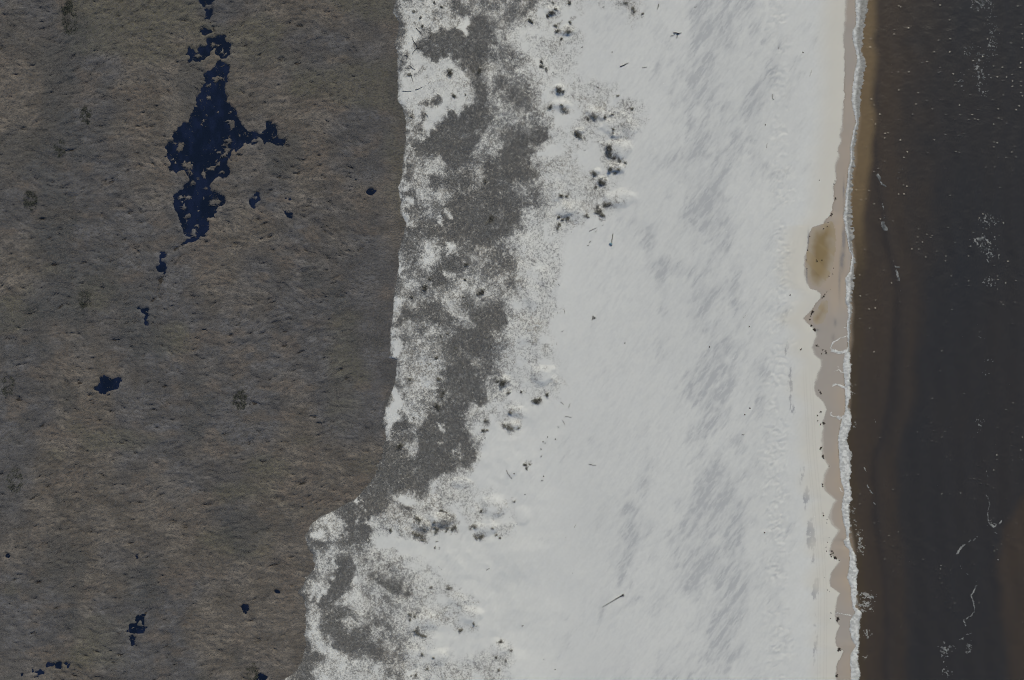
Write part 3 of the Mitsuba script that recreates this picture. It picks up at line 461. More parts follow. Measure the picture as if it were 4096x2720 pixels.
# pools of the marsh and tidal pools
from shapely.geometry import Polygon
def sheet(poly, grow, z, res=1.0, depth=None):
    P = Polygon(W(poly)).buffer(grow)
    if P.geom_type != 'Polygon': P = P.convex_hull
    v, f = trimesh.creation.triangulate_polygon(Polygon(P.exterior).simplify(.15), engine='earcut')
    return np.c_[v, np.full(len(v), z)], f
for text, grow, poly in PONDS:
    k = numbered('pond')
    scene[k] = mikit.ply(sheet(poly, grow + .9, .62), 'mat_pond')
    m = W(poly).mean(0)
    lab(k, text, kind='structure')
for text, poly in POOLS:
    k = numbered('tidal_pool')
    p = W(poly)
    xx, yy = np.meshgrid(np.arange(p[:, 0].min() - 2, p[:, 0].max() + 2, .4), np.arange(p[:, 1].min() - 2, p[:, 1].max() + 2, .4))
    d = sample(TPS, xx, yy) + 1.2 * (nz(xx, yy, 2.5, 61, 2) - .5)
    q = grid_faces(xx.shape[1], xx.shape[0])
    q = q[(d.ravel()[q] > -.3).all(1)]
    used, inv = np.unique(q, return_inverse=True)
    v = np.stack([xx.ravel(), yy.ravel(), np.full(xx.size, .82)], 1)[used]
    scene[k] = mikit.ply((v, quads2tris(inv.reshape(-1, 4))), 'mat_pool', uv=np.c_[np.maximum(d.ravel()[used], 0), v[:, 1] / 100])
    lab(k, text, kind='structure')

# ------------------------------------------------------------------ marsh grass: combed canopy and blades
def flow(x, y):
    return .10 + 1.8 * (nz(x, y, 34, 71, 3) - .5) + 2.6 * (nz(x, y, 9, 72, 3) - .5)
CX, CY, CS = np.arange(-222, -38, .45), np.arange(-148, 148.1, .45), .45
X, Y = np.meshgrid(CX, CY)
TH = flow(X, Y)
def lic(noise, half, step):
    acc = np.zeros_like(X); wt = 0
    for sgn in (1, -1):
        px, py = X.copy(), Y.copy()
        for k in range(half):
            w = 1 - k / (half + 1)
            acc += w * ndimage.map_coordinates(noise, [(py - CY[0]) / CS, (px - CX[0]) / CS], order=1, mode='wrap'); wt += w
            th = ndimage.map_coordinates(TH, [(py - CY[0]) / CS, (px - CX[0]) / CS], order=1, mode='nearest')
            px += sgn * step * np.cos(th); py += sgn * step * np.sin(th)
    acc -= acc.mean()
    return acc / acc.std()
wn = rng.standard_normal(X.shape)
L1 = lic(wn, 3, .45)
L2 = lic(ndimage.gaussian_filter(rng.standard_normal(X.shape), .8) * 4, 4, .5)
L3 = lic(ndimage.gaussian_filter(rng.standard_normal(X.shape), 1.9) * 8, 4, .6)
edge = xm(Y) - X
smooth_edge = sstep(28, 4, edge) * sstep(-40, 0, Y) * .6 + sstep(24, 2, edge) * .3
rough = .55 + .9 * nz(X, Y, 22, 70, 2)
CH = .98 + (1 - smooth_edge) * rough * (.10 * L2 + .11 * L3) + .045 * L1
CH += (1 - .7 * smooth_edge) * rough * .22 * (np.abs(nz(X, Y, 3.0, 85, 3) - .5) - .12)
crease = sstep(-1.5, -2.6, .75 * L2 + .32 * L3 + .5 * L1) * (1 - .8 * smooth_edge)
CH -= .38 * crease
# thin wet patches
WETP = [(70,1920,30,50),(110,830,25,60),(30,1480,40,60),(345,690,40,40),(790,1640,20,20),(960,1590,40,50),(1370,1690,30,120),(1390,1500,20,60),(100,2000,50,30),(870,2020,40,20),(420,1180,18,30),(1400,400,40,90),(175,1740,12,40),(250,80,26,40),(290,30,30,25),(1420,600,50,90),(740,1620,16,16),(510,2240,14,14),(160,2650,50,25),(30,1420,24,30)]
thinm = np.zeros_like(X)
for a, b, c, d in WETP:
    wx, wy = W((a, b))
    thinm += np.exp(-((X - wx) / (c / 10)) ** 2 - ((Y - wy) / (d / 10)) ** 2)
CH -= .28 * np.clip(thinm, 0, 1) * sstep(.35, .75, nz(X, Y, 1.6, 73, 2) + .12)
ps = sample(PSD, X, Y) + 2.6 * (nz(X, Y, 3.2, 74, 3) - .5) + 3.2 * (nz(X, Y, 1.6, 75, 3) - .5)
tus = unif(nz(X, Y, 1.9, 76, 3))
ps = ps - .25 * sstep(-100, -120, Y)
ps = np.where(ps > 1.2, ps - 6 * sstep(.80, .89, tus), ps)             # tussocks standing in the water
CH = CH * (1 - sstep(-1.2, .5, ps)) + .30 * sstep(-1.2, .5, ps)
for line in CREEK:
    w = W(line)
    for (x0, y0), (x1, y1) in zip(w[:-1], w[1:]):
        L = math.hypot(x1 - x0, y1 - y0)
        t = np.clip(((X - x0) * (x1 - x0) + (Y - y0) * (y1 - y0)) / L ** 2, 0, 1)
        d = np.hypot(X - x0 - t * (x1 - x0) + 1.2 * (nz(X, Y, 3, 77, 2) - .5), Y - y0 - t * (y1 - y0) + 1.2 * (nz(X, Y, 3, 78, 2) - .5))
        CH -= .7 * sstep(.8, .2, d) * sstep(.35, .5, nz(X, Y, 2, 79, 2))
ed = edge + 2.4 * (nz(X, Y, 3.0, 80, 3) - .5) + 1.6 * (nz(X, Y, 1.0, 83, 2) - .5)
CH = np.where(ed < .6, CH - 1.1 * sstep(.6, -2.0, ed), CH)
q = grid_faces(len(CX), len(CY))
q = q[(edge.ravel()[q] > -3.5).all(1)]
used, inv = np.unique(q, return_inverse=True)
v = np.stack([X.ravel(), Y.ravel(), CH.ravel()], 1)[used]
parts = [(v, quads2tris(inv.reshape(-1, 4)))]
ox = np.concatenate([-222 - np.geomspace(6, 800, 14)[::-1], [-221.5]])                  # the marsh goes on beyond the survey
oy = np.concatenate([-148 - np.geomspace(6, 800, 14)[::-1], np.arange(-148, 149, 8.0), 148 + np.geomspace(6, 800, 14)])
A, B = np.meshgrid(ox, oy)
parts.append((np.stack([A.ravel(), B.ravel(), np.full(A.size, .95)], 1), quads2tris(grid_faces(len(ox), len(oy)))))
for s in (-1, 1):
    oy = s * (147.5 + np.concatenate([[0], np.geomspace(6, 800, 14)]))
    oy.sort()
    f_ = np.concatenate([np.linspace(0, 1, 20), [1.02]])
    A, B = np.meshgrid(f_, oy)
    top = np.where(A > 1, -.4, .95)
    A = -222 + np.minimum(A, 1) * (xm(B) - .5 + 222) + np.where(A > 1, 1.5, 0)
    parts.append((np.stack([A.ravel(), B.ravel(), top.ravel()], 1), quads2tris(grid_faces(A.shape[1], A.shape[0]))))
off, vs, fs = 0, [], []
for v, f in parts:
    vs.append(v); fs.append(f + off); off += len(v)
scene['marsh_grass'] = mikit.ply((np.vstack(vs), np.vstack(fs)), 'mat_marsh', smooth=True)
lab('marsh_grass', 'flattened brown marsh grass combed into swirls, left third of the scene', 'grass', kind='stuff')

def blades(P, az, tilt, L, Wd, col, bend=0.0):
    """One long triangle per blade (root at P, broad at the root)."""
    d = np.stack([np.cos(az) * np.cos(tilt), np.sin(az) * np.cos(tilt), np.sin(tilt)], 1)
    s = np.stack([-np.sin(az), np.cos(az), np.zeros_like(az)], 1) * (Wd / 2)[:, None]
    v = np.stack([P - s, P + s, P + d * L[:, None]], 1)
    n = len(P)
    return v.reshape(-1, 3), np.arange(3 * n).reshape(-1, 3), np.repeat(col, 3, 0)
nb = 230000
bx = rng.uniform(-215, -42, nb); by = rng.uniform(-145, 145, nb)
def cs(g, x, y): return ndimage.map_coordinates(g, [(y - CY[0]) / CS, (x - CX[0]) / CS], order=1, mode='nearest')
keep = (cs(ps, bx, by) < -1.0) & (xm(by) - bx > -.5 + 1.5 * rng.random(nb)) & (cs(crease, bx, by) < .25 + .6 * rng.random(nb))
bx, by = bx[keep], by[keep]
th = flow(bx, by) + rng.normal(0, .6, len(bx)) + np.pi * (rng.random(len(bx)) < .5)
h = cs(CH, bx, by)
PAL = np.array([(.106,.097,.083),(.098,.095,.090),(.085,.080,.073),(.114,.096,.079),(.094,.090,.070),(.056,.056,.055),(.130,.123,.110),(.044,.046,.048)])
wsel = np.array([.26, .22, .16, .10, .07, .08, .06, .05])
ci = np.searchsorted(np.cumsum(wsel), np.clip(.42 * rng.random(len(bx)) + .58 * unif(nz(bx, by, 9, 81, 4)), 0, .999) % 1.0)
pcol = PAL.mean(0) + .5 * (PAL - PAL.mean(0))
col = pcol[np.clip(ci, 0, 7)] * np.array([1.29, 1.31, 1.42]) * rng.uniform(.88, 1.08, (len(bx), 1))
v, f, c = blades(np.c_[bx, by, h + .02], th, rng.uniform(-.02, .16, len(bx)), rng.uniform(.6, 1.7, len(bx)), rng.uniform(.10, .26, len(bx)), col)
nq = 60000                                   # thin growth standing in the pools
qx = rng.uniform(-215, -40, nq); qy = rng.uniform(-142, 142, nq)
pq = cs(ps, qx, qy)
ok = (pq > -.8) & (nz(qx, qy, 1.7, 84, 3) > .53 + .03 * np.clip(pq, 0, 3))
qx, qy = qx[ok], qy[ok]
v2, f2, c2 = blades(np.c_[qx, qy, np.full(len(qx), .60)], rng.uniform(0, 6.28, len(qx)), rng.uniform(.1, .7, len(qx)), rng.uniform(.3, .8, len(qx)), rng.uniform(.08, .2, len(qx)), np.array([.085, .085, .075]) * rng.uniform(.5, 1.3, (len(qx), 1)))
v, f, c = np.vstack([v, v2]), np.vstack([f, f2 + len(v)]), np.vstack([c, c2])
scene['marsh_grass__blades'] = mikit.ply((v, f), 'mat_blade', color=c)
labels['marsh_grass__blades'] = {'label': 'loose lodged grass blades lying over the marsh mat', 'kind': 'stuff'}

# ------------------------------------------------------------------ dune grass
nt = 300000
tx = rng.uniform(-98, 62, nt); ty = rng.uniform(-143, 143, nt)
D = cover(tx, ty)
n1 = unif(.5 * unif(nz(tx, ty, 3.0, 91, 3)) + .5 * unif(nz(tx, ty, .95, 94, 2)))
thr = .62 * n1 + .38 * rng.random(nt)
keep = (D > thr) & (D > .05) & (tx > xm(ty) - 2.5)
tx, ty, D = tx[keep], ty[keep], D[keep]
# density of a closed mat is about 3 tufts a square metre
k4 = 6
x4, y4 = np.repeat(tx, k4), np.repeat(ty, k4)
n4 = len(x4)
z4 = np.repeat(height(tx, ty), k4)
az = rng.uniform(0, 2 * np.pi, n4)
dense = np.repeat(sstep(.3, .9, D), k4)
tl = rng.uniform(.15, .75, n4) * (1.15 - .5 * dense)
Lb = rng.uniform(.20, .55, n4) * (.62 + .58 * dense)
Wb = rng.uniform(.08, .20, n4) * (.7 + .5 * dense)
DP = np.array([(.122,.121,.118),(.110,.110,.109),(.132,.124,.113),(.100,.099,.097),(.150,.148,.142),(.084,.084,.080)])
warm = unif(nz(tx, ty, 16, 92, 3))
ci = np.clip((rng.random(len(tx)) * .6 + warm * .4) * 6, 0, 5).astype(int)
col = np.repeat(np.array([1.2, 1.22, 1.27]) * DP[ci] * rng.uniform(.85, 1.15, (len(tx), 1)), k4, 0)
brown = np.repeat(sstep(.45, .2, D) * sstep(.3, .8, warm), k4)[:, None]
col = col * (1 - .75 * brown) + np.array([.165, .138, .106]) * .75 * brown
col = col * (1 + .75 * (1 - dense))[:, None]
v, f, c = blades(np.c_[x4 + rng.normal(0, .16, n4), y4 + rng.normal(0, .16, n4), z4 + rng.uniform(-.02, .08, n4)], az, tl, Lb, Wb, col)
scene['dune_grass'] = mikit.ply((v, f), 'mat_blade', color=c)
lab('dune_grass', 'grey dry dune grass in mats and tufts between marsh and beach', 'grass', kind='stuff')

# ------------------------------------------------------------------ foam
def lace(x, y, s, w, seed):
    a = meshkit.fbm(np.stack([x / s, y / s, 0 * x + .5], -1), 3, seed)
    return w - np.abs(a - .5)
STREAK = [  # thin foam lines: (half width m, strength, plan polyline)
 (.28,1,[(3392,1345),(3362,1352),(3332,1370),(3324,1390),(3328,1402),(3345,1412),(3382,1408)]),(.9,.8,[(3330,1402),(3360,1412),(3388,1404)]),(.22,1,[(3352,1466),(3354,1478),(3368,1490),(3385,1494)]),(.2,.8,[(3338,1486),(3354,1480)]),
 (.5,1,[(3334,1540),(3345,1538),(3365,1544),(3386,1552)]),(.2,.7,[(3334,1540),(3330,1556)]),(.25,1,[(3325,1648),(3322,1660),(3340,1668),(3370,1664),(3390,1656)]),(.5,.9,[(3350,1668),(3362,1676),(3378,1668)]),(.22,.9,[(3378,1310),(3388,1312),(3400,1300)]),
 (.25,.9,[(3345,1105+1350),(3362,2454),(3400,2462),(3420,2468)]),(.18,.7,[(3352,2450),(3345,2462)]),(.22,.8,[(3360,1950),(3368,1966),(3382,1972)]),
 (.35,.9,[(3512,700),(3518,715),(3530,735),(3545,746)]),(.7,.8,[(3515,700),(3522,712)]),(.3,.6,[(3532,815),(3540,850),(3536,880)]),(1.1,1,[(3532,892),(3538,905),(3545,916)]),(.3,.6,[(3542,865),(3560,878)]),(.5,.5,[(3545,916),(3565,918)]),
 (.4,.7,[(3582,1060),(3588,1068),(3600,1066)]),(.55,1,[(3588,1082),(3590,1098),(3596,1112),(3600,1120)]),(.35,.5,[(3606,1162),(3616,1170)]),
 (.25,.7,[(3462,1870),(3468,1890)]),(.3,.7,[(3474,1942),(3482,1960),(3492,1975)]),(.25,.5,[(3498,2010),(3510,2035)]),
 (.35,.8,[(3948,1980),(3960,2000),(3962,2020),(3955,2060),(3958,2085)]),(.25,.6,[(3950,1880),(3955,1920)]),
 (.3,.6,[(3915,2130),(3912,2150),(3895,2165)]),(.7,.7,[(3885,2165),(3862,2180),(3842,2200),(3830,2225)]),(.5,.5,[(3835,2225),(3838,2255),(3860,2285)]),(.25,.6,[(3860,2285),(3890,2315),(3912,2330),(3910,2345)]),(.4,.8,[(3905,2345),(3898,2370),(3888,2385)]),(.4,1,[(3888,2385),(3895,2405),(3902,2430),(3902,2452)]),(.3,.8,[(3900,2450),(3885,2470),(3860,2480)]),(.5,.6,[(3858,2480),(3862,2500),(3875,2520)]),(.3,.7,[(3892,2534),(3870,2540),(3855,2555),(3840,2560)]),
 (.6,.7,[(3970,2098),(3980,2110),(3995,2100),(4012,2085)]),(.25,.7,[(3978,2130),(4000,2136)]),(.4,.5,[(3985,2236),(3998,2240)]),
]
PATCH = [  # (cx, cy, rx, ry, lace strength)
 (3930,14,34,26,.085),(3972,60,22,20,.05),(3968,112,26,40,.05),(3890,200,30,24,.055),(3930,238,34,26,.07),(3975,180,24,40,.05),(3848,320,16,36,.055),(3930,300,30,50,.065),(3910,270,26,26,.06),(3940,370,22,20,.06),(3960,880,34,26,.07),(3942,970,40,34,.085),(3972,1020,26,24,.065),(3960,1125,22,18,.06),(3960,1445,22,10,.05),(3946,1492,12,8,.07),(3920,1700,18,26,.05),(3780,2610,20,30,.085),(3812,2590,14,12,.07),(3878,2590,16,22,.07),(3862,2560,10,10,.06),(3790,2690,30,20,.045),(3970,2100,18,18,.08),(3470,2535,14,18,.075),(3468,2630,12,8,.06),(3440,2150,14,40,.06),(3450,2200,12,24,.07),(3470,2390,32,22,.10),(3462,2420,26,28,.10),(3420,2090,14,14,.07),(3415,2040,10,18,.06),(3418,1700,12,10,.07),(3410,1560,14,30,.045),(3536,640,4,4,.06),(3610,690,20,16,.03),(3935,1350,16,10,.03),(3500,1690,8,10,.04)]
fx = np.arange(127, 208, .2); fy = np.arange(-140, 140, .2)
FX, FY = np.meshgrid(fx, fy)
base = np.full(FX.shape, -1.0)
surf = (fx > 128) & (fx < 146)
sx, sy = FX[:, surf], FY[:, surf]
wob = .5 * (nz(sx, sy, 1.2, 101, 2) - .5) + .6 * (nz(sx, sy, 3.5, 102, 2) - .5)
wob = wob + 1.3 * (nz(sx, sy, 11, 112, 2) - .5)
wi = sx - xs(sy) + wob
wo = xo(sy) + .5 - sx + 1.8 * (meshkit.fbm(np.stack([sx / 2.6, sy / .8, 0 * sx], -1), 3, 103) - .5)
core = np.minimum(wi + .25, wo)
frac = np.clip(wi / np.maximum(xo(sy) - xs(sy), .5), 0, 1.3)
ragged = meshkit.fbm(np.stack([sx / 1.7, sy / .5, 0 * sx + 3], -1), 3, 104)
vis = np.where(sy > 84, 1.30, np.where(sy > 42, 1.12, 1.25)) - np.where(sy > 84, .50, .70) * frac ** 1.3 + .22 * sstep(-5, -30, sy)
base[:, surf] = np.minimum(core, (vis - ragged) * 1.2)
thinl = np.abs(sx - xs(sy) + .5 * wob)
base[:, surf] = np.maximum(base[:, surf], np.where(nz(sx, sy, 4, 105, 2) > .36, .24 - thinl, -1))
def near(cx0, cx1, cy0, cy1):
    i0, i1 = np.searchsorted(fx, [cx0, cx1]); j0, j1 = np.searchsorted(fy, [cy0, cy1])
    return slice(j0, j1), slice(i0, i1)
for hw, st, line in STREAK:
    w = W(line)
    sl = near(w[:, 0].min() - 2.5, w[:, 0].max() + 2.5, w[:, 1].min() - 2.5, w[:, 1].max() + 2.5)
    ax_, ay_ = FX[sl], FY[sl]
    if ax_.size == 0: continue
    qx = ax_ + 1.0 * (nz(ax_, ay_, 1.5, 106, 2) - .5); qy = ay_ + 1.0 * (nz(ax_, ay_, 1.5, 107, 2) - .5)
    dm = np.full(ax_.shape, 9.0)
    for (x0, y0), (x1, y1) in zip(w[:-1], w[1:]):
        t = np.clip(((qx - x0) * (x1 - x0) + (qy - y0) * (y1 - y0)) / ((x1 - x0) ** 2 + (y1 - y0) ** 2), 0, 1)
        dm = np.minimum(dm, np.hypot(qx - x0 - t * (x1 - x0), qy - y0 - t * (y1 - y0)))
    f = np.minimum(hw * (.6 if w[0, 0] > 165 else .8) - dm, (st * (.84 if w[0, 0] > 165 else .84) - nz(ax_, ay_, .8, 108, 2)) * 1.5)
    base[sl] = np.maximum(base[sl], f)
for cx, cy, rx, ry, st in PATCH:
    wx, wy = W((cx, cy))
    sl = near(wx - rx * .16, wx + rx * .16, wy - ry * .16, wy + ry * .16)
    ax_, ay_ = FX[sl], FY[sl]
    if ax_.size == 0: continue
    r = np.hypot((ax_ - wx) / (rx * .1), (ay_ - wy) / (ry * .1)) + .9 * (nz(ax_, ay_, 2.4, 109, 2) - .5)
    f = lace(ax_ + .4 * ay_, ay_, 1.3, st * .80 * sstep(1.9, .0, r), 110)
    base[sl] = np.maximum(base[sl], f * 6)
q = grid_faces(len(fx), len(fy))
q = q[(base.ravel()[q] > 0).sum(1) >= 3]
used, inv = np.unique(q, return_inverse=True)
ux, uy, ub = FX.ravel()[used], FY.ravel()[used], base.ravel()[used]
uz = np.maximum(wave_z(ux, uy), height(ux, uy)) + .05 + np.clip(ub, 0, .5) * (.55 * np.exp(-np.abs(ux - xs(uy) - 1.5) / 2) + .10) + .10 * np.clip(ub * 4, 0, 1) * (nz(ux, uy, .7, 111, 2) - .3)
foamv = np.stack([ux, uy, uz], 1); foamq = inv.reshape(-1, 4)
fr = np.clip((ux - xs(uy)) / np.maximum(xo(uy) - xs(uy), .5), 0, 1.5)
thick = np.where(uy > -5, np.exp(-(fr / np.where(uy > 84, .42, np.where(uy > 35, .30, .55))) ** 2), np.exp(-(fr / 1.1) ** 4)) + .6 * (nz(ux, uy, 2.2, 113, 3) - .5)
near_shore = foamv[foamq].mean(1)[:, 0] < xo(foamv[foamq].mean(1)[:, 1]) + 6
for key, sel, text in (('surf_foam', near_shore, 'white breaking surf foam along the waterline of the beach'), ('sea_foam', ~near_shore, 'thin lacy foam streaks adrift on the dark sea offshore')):
    qq = foamq[sel]; us, iv = np.unique(qq, return_inverse=True)
    scene[key] = mikit.ply((foamv[us], quads2tris(iv.reshape(-1, 4))), 'mat_foam' if key == 'surf_foam' else 'mat_lace', smooth=True, uv=np.c_[np.clip(thick[us], 0, 1), foamv[us, 1] / 100])
    lab(key, text, 'foam', kind='stuff')

# ------------------------------------------------------------------ things
def where(px, py):
    return f'{round(px / 40.96)}% across and {round(py / 27.2)}% down'
def ground(x, y): return float(height(np.array([x], float), np.array([y], float))[0])
def tube(points, radii, sides=7, cap=True):
    p = np.asarray(points, float); r = np.broadcast_to(radii, (len(p),))
    t = np.gradient(p, axis=0); t /= np.linalg.norm(t, axis=1, keepdims=True) + 1e-9
    a = np.cross(t, [0, 0, 1.0]); a /= np.linalg.norm(a, axis=1, keepdims=True) + 1e-9
    b = np.cross(a, t); an = np.arange(sides) * 2 * np.pi / sides
    v = p[:, None] + r[:, None, None] * (np.cos(an)[None, :, None] * a[:, None] + np.sin(an)[None, :, None] * b[:, None])
    i, j = np.meshgrid(np.arange(len(p) - 1), np.arange(sides), indexing='ij')
    qd = np.stack([i * sides + j, i * sides + (j + 1) % sides, (i + 1) * sides + (j + 1) % sides, (i + 1) * sides + j], -1).reshape(-1, 4)
    f = [quads2tris(qd)]
    v = v.reshape(-1, 3)
    n = len(v)
    v = np.vstack([v, p[:1], p[-1:]])
    k = np.arange(sides)
    f.append(np.stack([k * 0 + n, (k + 1) % sides, k], 1)); m = (len(p) - 1) * sides
    f.append(np.stack([k * 0 + n + 1, m + k, m + (k + 1) % sides], 1))
    return v, np.vstack(f)
def join(ms):
    off, vs, fs = 0, [], []
    for v, f in ms:
        vs.append(v); fs.append(np.asarray(f) + off); off += len(v)
    return np.vstack(vs), np.vstack(fs)

# shrubs: (plan x, y, radius in plan units, tone)
FT = np.array([(.120,.123,.105),(.175,.168,.152),(.26,.245,.22)])
def shrub_mesh(r, seed):
    g = np.random.default_rng(seed)
    n = int((110 + 460 * min(r, 1.6)) * (g.uniform(.45, 1) if r < 1.2 else 1))
    a = g.uniform(0, 2 * np.pi, n); e = np.arcsin(g.uniform(0, 1, n)); rr = r * g.uniform(.25, 1.15, n) * (1 + .35 * np.sin(2 * a + seed) + .25 * np.sin(5 * a + 2 * seed))
    c = np.stack([np.cos(a) * np.cos(e) * rr, np.sin(a) * np.cos(e) * rr, .55 * np.sin(e) * rr + .05], 1)
    s = g.uniform(.08, .19, n) * (.7 + .3 * r)
    ax1 = g.normal(size=(n, 3)); ax1 /= np.linalg.norm(ax1, axis=1, keepdims=True)
    ax2 = np.cross(ax1, g.normal(size=(n, 3))); ax2 /= np.linalg.norm(ax2, axis=1, keepdims=True)
    v = np.stack([c - ax1 * s[:, None], c + ax2 * (s * .5)[:, None], c + ax1 * s[:, None], c - ax2 * (s * .5)[:, None]], 1).reshape(-1, 3)
    q = np.arange(4 * n).reshape(-1, 4)
    t = FT[g.integers(0, 3, n)] * g.uniform(.75, 1.2, (n, 1)) * (g.uniform(.9, 1.7) if r < 1.2 else .8)
    return v, quads2tris(q), np.repeat(t, 4, 0)
ONES = 'first second third fourth fifth sixth seventh eighth ninth tenth eleventh twelfth thirteenth fourteenth fifteenth sixteenth seventeenth eighteenth nineteenth'.split()
TENS = {2: ('twenty', 'twentieth'), 3: ('thirty', 'thirtieth'), 4: ('forty', 'fortieth'), 5: ('fifty', 'fiftieth'), 6: ('sixty', 'sixtieth'), 7: ('seventy', 'seventieth'), 8: ('eighty', 'eightieth'), 9: ('ninety', 'ninetieth')}
def ordinal(n):                              # counting from 1
    if n < 20: return ONES[n - 1]
    a, b = divmod(n, 10)
    return TENS[a][1] if b == 0 else TENS[a][0] + '-' + ONES[b - 1]
def ranks(items):                            # items: (kind, x, y) -> place from the top within each kind
    out = [0] * len(items)
    for kind in {k for k, _, _ in items}:
        idx = sorted([i for i, it in enumerate(items) if it[0] == kind], key=lambda i: (items[i][2], items[i][1]))
        for n, i in enumerate(idx): out[i] = n + 1
    return out
def shrub_kind(px, py, r):
    x, y = W((px, py))
    dd = float(sample(DENS, np.array([x]), np.array([y]))[0])
    return ('tiny' if r < 5 else 'small' if r < 8 else 'low' if r < 11 else 'large', 'in grey dune grass' if dd > .4 else 'among sparse tufts' if dd > .1 else 'on bare sand')
SK = [shrub_kind(*s_) for s_ in SHRUBS]
SRANK = ranks([(k_, s_[0], s_[1]) for k_, s_ in zip(SK, SHRUBS)])
marks = [((2443, 975), 'blue barrel'), ((2373, 1272), 'grey triangular panel'), ((2450, 2405), 'long bleached log'), ((2705, 135), 'forked log')]
for i, (px, py, r) in enumerate(SHRUBS):
    k = numbered('shrub')
    x, y = W((px, py)); z = ground(x, y)
    v, f, c = shrub_mesh(r / 10, i + 1)
    scene[k + '__foliage'] = mikit.ply((v + [x, y, z], f), 'mat_blade', color=c)
    st = [tube([[x, y, z - .1], [x + .25 * r / 10 * math.cos(a), y + .25 * r / 10 * math.sin(a), z + .3 * r / 10], [x + .6 * r / 10 * math.cos(a), y + .6 * r / 10 * math.sin(a), z + .5 * r / 10]], [.05, .04, .02], 4) for a in (i, i + 2.1, i + 4.2)]
    scene[k + '__stem'] = mikit.ply(join(st), 'mat_deadwood')
    size, zone = SK[i]
    lab(k, f'{ordinal(SRANK[i])} {size} dark shrub from the top {zone}, {where(px, py)}', 'shrub', 'dark shrubs scattered over the dunes')

# rushes: dark green clumps in the marsh
RUSH = [(282,92,32,'upper left of the marsh, largest clump'),(268,20,22,'at the top edge of the marsh'),(345,462,22,'left of the long pool'),(240,590,22,'far left of the long pool'),(120,800,26,'near the left edge, below the upper clumps'),(340,1195,24,'in the middle left of the marsh'),(60,1920,30,'near the left edge in the lower half'),(30,1540,26,'at the left edge of the middle marsh'),(960,1600,26,'in the middle of the marsh toward the dunes'),(1010,2690,22,'near the bottom edge of the marsh')]
for i, (px, py, r, text) in enumerate(RUSH):
    k = numbered('rush_clump')
    x, y = W((px, py)); g = np.random.default_rng(400 + i); n = 620
    a, rr = g.uniform(0, 2 * np.pi, n), r / 10 * np.sqrt(g.random(n)) * (1.1 + .5 * nz(np.linspace(0, 9, n), np.zeros(n), 1.0, i))
    qx, qy = x + .8 * rr * np.cos(a), y + 1.25 * rr * np.sin(a)
    ok = nz(qx, qy, 1.4, 120 + i, 2) > .43
    qx, qy = qx[ok], qy[ok]; m = len(qx)
    colr = np.array([(.060,.064,.053)]) * g.uniform(.7, 1.5, (m, 1)) + .012 * (g.random((m, 1)) < .15)
    v, f, c = blades(np.c_[qx, qy, np.full(m, .85)], g.uniform(0, 2 * np.pi, m), g.uniform(.4, 1.2, m), g.uniform(.5, 1.1, m), g.uniform(.12, .3, m), colr)
    scene[k] = mikit.ply((v, f), 'mat_blade', color=c)
    lab(k, f'dark green rush clump {text}', 'rushes', 'dark rush clumps in the marsh')

